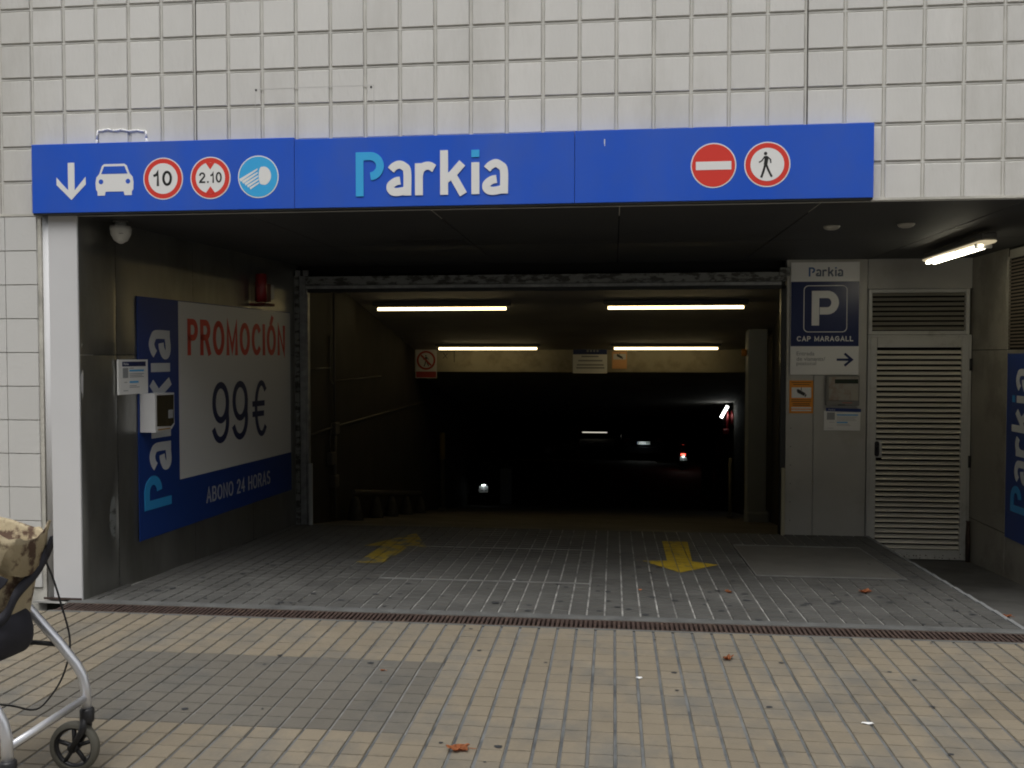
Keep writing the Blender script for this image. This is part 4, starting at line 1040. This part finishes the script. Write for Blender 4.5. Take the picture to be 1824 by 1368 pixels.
parked_car((1.375, 31.05, -2.74), 0, 'dark car parked tail first in the centre of the lower level', 'B 5430 MT')
parked_car((-6.15, 29.1, -2.82), R(0), 'dark car at far left of the lower level with a lit plate', '2178 BW')
def scooter(loc, rz, label, lit):
    r = root('parked_scooter', loc, label, 'scooter', 'scooters parked inside the garage'); PL = {}; r.rotation_euler = (0, 0, rz)
    def add(b, nm, m, par=None):
        o = b.done(nm, m); q = Vector(o.location); o.parent = par or r
        if par: o.location = q - PL[par]
        PL[o] = q; return o
    for yy in (.25, 1.45):
        b = B(); b.lathe([(.17,-.05),(.25,-.05),(.265,0),(.25,.05),(.17,.05)], (0, yy, .26), 22, 'X'); t = add(b, 'wheel', TYRE)
        b = B(); b.lathe([(.02,-.04),(.17,-.03),(.17,.03),(.02,.04)], (0, yy, .26), 12, 'X'); add(b, 'rim', SGREY, t)
    def s(yy, w, z0, z1): return [(w*math.cos(R(t)), yy, (z0+z1)/2 + (z1-z0)/2*math.sin(R(t))) for t in range(0, 360, 30)]
    b = B(); b.loft([s(.0,.05,.62,.72), s(.12,.13,.50,.80), s(.45,.17,.34,.80), s(.75,.15,.28,.70), s(.85,.13,.25,.38), s(1.1,.13,.25,.36), s(1.2,.17,.26,.85), s(1.3,.14,.45,.98), s(1.38,.05,.6,.95)]); add(b, 'body', CARP)
    b = B(); b.loft([s(.05,.09,.76,.84), s(.2,.14,.77,.88), s(.55,.15,.77,.86), s(.8,.09,.70,.80)]); add(b, 'seat', BLACKP)
    b = B(); b.tube([(-.33,1.05,1.05),(-.12,1.2,1.02),(.12,1.2,1.02),(.33,1.05,1.05)], .016, 8); add(b, 'handlebar', BLACKP)
    b = B(); b.tube([(0,1.2,1.0),(0,1.42,.3)], .03, 8); add(b, 'fork', SGREY)
    for sx in (-1, 1):
        b = B(); b.tube([(sx*.26,1.12,1.04),(sx*.34,1.14,1.22)], .006, 6); b.bevbox((sx*.34-.06,1.12,1.2),(sx*.34+.06,1.15,1.28),.01,1); add(b, 'mirror', BLACKP)
    b = B(); b.bevbox((-.11,-.06,.33), (.11,-.05,.50), .002, 1); p_ = add(b, 'licence_plate', SWHITE)
    b = B()
    for q in (rect(-.08,.43,-.02,.47), rect(.02,.43,.08,.47), rect(-.08,.36,-.01,.40), rect(.03,.36,.08,.40)): b.prism(q, frame((0,-.06,0),(1,0,0)), .0003, .001)
    add(b, 'plate_print', SGREY, p_)
    b = B(); b.box((-.05,-.10,.525), (.05,-.085,.53)); add(b, 'added_plate_light', PLATE_FILL)  # added emitter that lights the scooter plate
    b = B(); b.bevbox((-.06,-.11,.531), (.06,-.03,.545), .003, 1); add(b, 'mudguard', BLACKP)
    b = B(); b.bevbox((-.08,-.06,.56), (.08,.0,.62), .01, 1); add(b, 'tail_light', TAILON if lit else TAIL)
    b = B(); b.lathe([(.01,.92),(.13,.94),(.16,1.05),(.13,1.17),(.02,1.2)], (0,.1,0), 16); add(b, 'top_case', CARP)
    return r
scooter((2.712, 28.05, -2.74), 0, 'dark scooter with a lit red tail light on the right of the lower level', True)
scooter((-3.02, 17.1, rampz(17.1)), R(12), 'dark scooter leaning at the left wall near the bottom of the ramp', False)

# ------------------------------------------------------------------ rollator with shopping bag
rl = root('rollator', (-1.85, -2.27, 0), 'aluminium rollator with black wheels at the lower left edge', 'rollator')
YA, YB = -2.07, -2.478
for Yv in (YA, YB):
    b = B(); P_ = [(-2.16, Yv, .90), (-2.02, Yv, .76), (-1.90, Yv, .635), (-1.816, Yv, .552), (-1.719, Yv, .452), (-1.655, Yv, .375), (-1.634, Yv, .338), (-1.624, Yv, .295), (-1.620, Yv, .20)]
    b.tube(P_, .0165, 12); b.done('front_leg', ALU, rl)
    b = B(); b.tube([(-1.93, Yv+.0, .655), (-2.05, Yv, .42), (-2.18, Yv, .13)], .0145, 10); b.done('rear_leg', ALU, rl)
    b = B(); b.tube([(-2.14, Yv, .885), (-2.19, Yv, .925), (-2.33, Yv, .93)], .019, 10); b.done('handle_grip', BLACKP, rl)
    for wxx, fork in ((-1.667, True), (-2.20, False)):
        t_ = root  # wheel
        b = B(); b.lathe([(.070,-.014),(.086,-.013),(.0885,-.006),(.0885,.006),(.086,.013),(.070,.014),(.070,-.014)], (wxx, Yv, .0885), 32, 'Y', False); wh = b.done('wheel', RUBBER, rl)
        b = B(); ring = [(wxx+.068*math.cos(R(t)), Yv, .0885+.068*math.sin(R(t))) for t in range(0, 360, 12)]; b.tube(ring, .008, 6, closed=True)
        b.lathe([(.001,-.018),(.017,-.018),(.017,.018),(.001,.018)], (wxx, Yv, .0885), 14, 'Y')
        for k in range(5):
            q = R(72*k+20); b.tube([(wxx, Yv, .0885), (wxx+.066*math.cos(q), Yv, .0885+.066*math.sin(q))], .0075, 6)
        b.done('rim', BLACKP, wh)
        b = B()
        if fork:
            for s in (-1, 1): b.tube([(-1.620, Yv+s*.012, .195), (-1.628, Yv+s*.021, .15), (wxx, Yv+s*.021, .0885)], [.013, .012, .010], 8)
            b.lathe([(.022, .178), (.024, .185), (.024, .222), (.018, .228)], (-1.620, Yv, 0), 14)
        else:
            for s in (-1, 1): b.tube([(-2.17, Yv+s*.012, .16), (wxx, Yv+s*.021, .0885)], [.013, .011], 8)
        b.done('fork', BLACKP, rl)
b = B(); b.tube([(-1.624, YA-.0, .262), (-1.626, YB, .262)], .0125, 10); b.done('crossbar', ALU, rl)
b = B(); b.tube([(-1.73, YA, .445), (-1.80, YA-.01, .452), (-1.855, YA-.02, .452), (-1.90, YA-.05, .425), (-1.95, YA-.1, .36)], .0085, 8); b.lathe([(.018, .42), (.018, .46)], (-1.875, YA-.03, 0), 10); b.done('folding_brace', BLACKP, rl)
b = B(); b.box((-2.12, YB+.03, .585), (-1.93, YA-.03, .60)); b.done('seat', BLACKP, rl)
def bez(pts, n=6):
    out = []; P_ = [Vector(p) for p in pts]; P_ = [P_[0]] + P_ + [P_[-1]]
    for i in range(1, len(P_)-2):
        for k in range(n):
            t = k/n; p0_, p1_, p2_, p3_ = P_[i-1:i+3]
            out.append(.5*((2*p1_)+(-p0_+p2_)*t+(2*p0_-5*p1_+4*p2_-p3_)*t*t+(-p0_+3*p1_-3*p2_+p3_)*t**3))
    out.append(P_[-2]); return out
b = B(); b.tube(bez([(-1.83,-2.09,.86),(-1.757,-2.07,.72),(-1.715,-2.06,.58),(-1.685,-2.06,.45),(-1.70,-2.08,.34),(-1.745,-2.1,.26),(-1.79,-2.11,.228),(-1.87,-2.12,.243),(-1.98,-2.13,.25)]), .0033, 6); b.done('brake_cable', BLACKP, rl)

bag = root('shopping_bag', (-1.87, -2.26, .46), 'beige floral shopping bag with black straps hanging on the rollator', 'bag')
b = B(); rings = []
NR, NS = 16, 40; rb = random.Random(5)
ph = [rb.uniform(0, 6.28) for _ in range(6)]
for i in range(NR+1):
    t = i/NR; z = .47 + t*.405
    cx = -1.865 + .01*t; hw = (.115 + .07*t - .02*math.sin(t*math.pi)) * (.72 if i == 0 else 1); hd = (.10 + .035*t)*(.7 if i == 0 else 1)
    ring = []
    for k in range(NS):
        q = 2*math.pi*k/NS; c, s = math.cos(q), math.sin(q); ex = .55
        wob = 1 + .035*math.sin(3*q+ph[0]+t*4) + .025*math.sin(7*q+ph[1]-t*6) + .015*math.sin(13*q+ph[2]+t*9)
        zz = z + (.018*math.sin(5*q+ph[3]) + .012*math.sin(9*q+ph[4]))*t**3 + (-.03*(c < 0)*(-c))*(1-t)
        ring.append((cx + hw*math.copysign(abs(c)**ex, c)*wob, -2.26 + hd*math.copysign(abs(s)**ex, s)*wob, zz))
    rings.append(ring)
inner = [[(x*.96 + -1.86*.04, y*.96 + -2.26*.04, z-.012) for x, y, z in rings[-1]], [(x*.9-1.86*.1, y*.9-2.26*.1, z-.12) for x, y, z in rings[-1]]]
b.loft(rings + inner); b.done('sack', CLOTH_B, bag)
def bagpt(q, z, off=.013):
    t = max(0, min(1, (z-.47)/.405)); c, s = math.cos(q), math.sin(q); hw = .13+.055*t-.02*math.sin(t*math.pi)+off+.008; hd = .10+.035*t+off+.006
    return (-1.86 + hw*math.copysign(abs(c)**.55, c), -2.26 + hd*math.copysign(abs(s)**.55, s), z)
b = B()
path = [bagpt(R(d), z) for d, z in ((-130,.74),(-105,.70),(-80,.655),(-60,.625),(-42,.612),(-25,.632),(-10,.69),(3,.74),(16,.79),(34,.82))]
path = bez(path, 4)
for (p, q) in zip(path, path[1:]):
    b.bm.verts.ensure_lookup_table()
rr_ = []
for i, p in enumerate(path):
    rr_.append([(p[0]*1.0, p[1]-.003, p[2]-.020), (p[0], p[1]-.006, p[2]+.020), (p[0], p[1]+.012, p[2]+.020), (p[0], p[1]+.012, p[2]-.020)])
b.loft(rr_); b.done('strap', CLOTH_K, bag)
b = B(); rk = []
for i in range(7):
    t = i/6; z = .455+.135*t; ring = []
    for k in range(28):
        q = 2*math.pi*k/28; c, s = math.cos(q), math.sin(q)
        ring.append((-1.895 + (.155+.02*math.sin(t*3))*math.copysign(abs(c)**.6, c)*(1+.04*math.sin(4*q+t*3)), -2.28 + .15*math.copysign(abs(s)**.6, s)*(.8 if i == 0 else 1)*(1+.03*math.sin(5*q)), z + .02*c))
    rk.append(ring)
b.loft(rk); b.done('lower_pouch', CLOTH_K, bag)
b = B(); b.lathe([(.005,.525),(.022,.535),(.026,.56),(.018,.585),(.004,.59)], (-1.79, -2.40, 0), 12); b.done('red_tag', CLOTH_R, bag)
b = B(); q0 = bagpt(R(-55), .735, .006); 
b.loft([[ (q0[0]+dx*.055*sc, q0[1]-.004-.001*j, q0[2]+dz*.035*sc) for dx, dz in [(math.cos(R(t))*(1+.3*math.sin(R(3*t))), math.sin(R(t))*(1+.25*math.cos(R(2*t)))) for t in range(0,360,24)]] for j, sc in ((0,1),(1,.9))]); b.done('dark_flower_patch', CLOTH_K, bag)

# ------------------------------------------------------------------ small litter
def leaf(x, y, z, s, rz, lab, mt=LEAF):
    rg_ = random.Random(int(x*1000)); b = B(); n = 22; lob = 5
    out = []
    for k in range(n):
        q = 2*math.pi*k/n; rr2 = s*(.55+.45*abs(math.sin(lob*q/2+.3)))*(1+rg_.uniform(-.15, .15))
        out.append(Vector((rr2*math.cos(q)*1.2, rr2*math.sin(q)*.75, s*(.10+.28*rg_.random()+.2*abs(math.cos(q))))))
    M2 = Matrix.Translation((x, y, z)) @ Matrix.Rotation(rz, 4, 'Z')
    c = b.bm.verts.new(M2 @ Vector((0, 0, s*.04))); mid = [b.bm.verts.new(M2 @ Vector((p.x*.5, p.y*.5, s*.02+p.z*.35))) for p in out]; vo = [b.bm.verts.new(M2 @ p) for p in out]
    for k in range(n):
        j = (k+1) % n; b._f([c, mid[k], mid[j]]); b._f([mid[k], vo[k], vo[j], mid[j]])
    r_ = bmesh.ops.solidify(b.bm, geom=b.bm.faces[:], thickness=.0015)
    b.tube([M2 @ Vector((s*1.0, 0, s*.2)), M2 @ Vector((s*1.7, s*.15, s*.05))], .0012, 5)
    o = b.done('dry_leaf', mt); props(o, lab, 'leaf', 'dry leaves on the ground'); return o
leaf(-.37, -1.755, 0, .038, .2, 'large curled orange brown dry leaf on the beige pavement at bottom centre')
leaf(.735, -.635, 0, .032, 1.0, 'orange dry leaf on the pavement just outside the drain grate')
leaf(1.745, .79, drz(.79), .040, .4, 'reddish dry leaf on the grey driveway near its right side')
leaf(.905, .69, drz(.69), .026, 2.0, 'small dark red dry leaf on the driveway right of centre')
leaf(2.42, .43, -.055, .038, .1, 'reddish dry leaf beside the driveway edge at far right')
leaf(-.86, -.97, 0, .012, .1, 'tiny orange leaf scrap on the dark grey pavement patch')
def scrap(x, y, z, sx, sy, lab, m=PAPER, nm='paper_scrap', cat='litter'):
    b = B(); n = 8
    for k in range(n):
        a0, a1 = 2*math.pi*k/n, 2*math.pi*(k+1)/n
        b._f(b.verts([(x, y, z+.008), (x+sx*math.cos(a0), y+sy*math.sin(a0), z+.002+.004*(k % 2)), (x+sx*math.cos(a1), y+sy*math.sin(a1), z+.002+.004*((k+1) % 2))]))
    props(b.done(nm, m), lab, cat)
scrap(1.187, -1.342, 0, .026, .008, 'white scrap of paper on the pavement at lower right')
scrap(-.455, .86, drz(.86), .012, .008, 'pale crumb of litter on the driveway left of centre')
scrap(.36, .68, drz(.68), .014, .009, 'small orange crumb on the driveway near its centre', LEAF)
scrap(.31, -.94, 0, .016, .007, 'white chip on the beige pavement in front of the gate centre')
# dark gum and dirt spots
b = B(); rg2 = random.Random(11)
fixed = [(-.228,-1.707,.016),(.832,-1.212,.014),(.98,-.66,.012),(.47,-.85,.014),(.42,-1.86,.02),(-.94,-.88,.018),(1.45,-.73,.011),(1.53,-.82,.011),(.56,-.2,.012),(-1.55,-1.5,.016)]
pts_ = [(x, y, .0015, s) for x, y, s in fixed]
for k in range(120):
    x = rg2.uniform(-2.7, 2.3); y = abs(rg2.gauss(0, .9))+.03
    if y < 2.9: pts_.append((x, y, drz(y)+.0022, rg2.uniform(.008, .024)))
for k in range(26): pts_.append((rg2.uniform(-2.5, 2.2), rg2.uniform(-2.6, -.2), .0015, rg2.uniform(.006, .013)))
for x, y, z, s in pts_:
    n = 10; ring = [(x+s*math.cos(2*math.pi*k/n)*rg2.uniform(.75, 1.2), y+s*.8*math.sin(2*math.pi*k/n)*rg2.uniform(.75, 1.2), z) for k in range(n)]
    vv = b.verts(ring); c_ = b.bm.verts.new((x, y, z+.0018))
    for k in range(n): b._f([vv[k], vv[(k+1)%n], c_])
o = b.done('gum_spots', GUM); props(o, 'black chewing gum and dirt spots trodden onto the paving', kind='stuff')

# ------------------------------------------------------------------ the other side of the street
ob = root('opposite_building', (0, -26, 0), 'plain building row across the street', 'building')
b = B(); b.box((-45, -34, -.3), (45, -26, 19)); b.done('wall', WALLB, ob)
b = B(); b.box((-45, -26, -.3), (45, -22.5, -.03)); props(b.done('far_pavement', CONC), 'pavement across the street', kind='structure')
b = B()
for i in range(-14, 15):
    for k in range(6): b.box((i*3-.6, -25.99, 1.2+k*3.1), (i*3+.6, -25.9, 2.9+k*3.1))
o = b.done('windows', GLASSK, ob); o['kind'] = 'stuff'
print('tiles', cnt, cnt2, nt_)
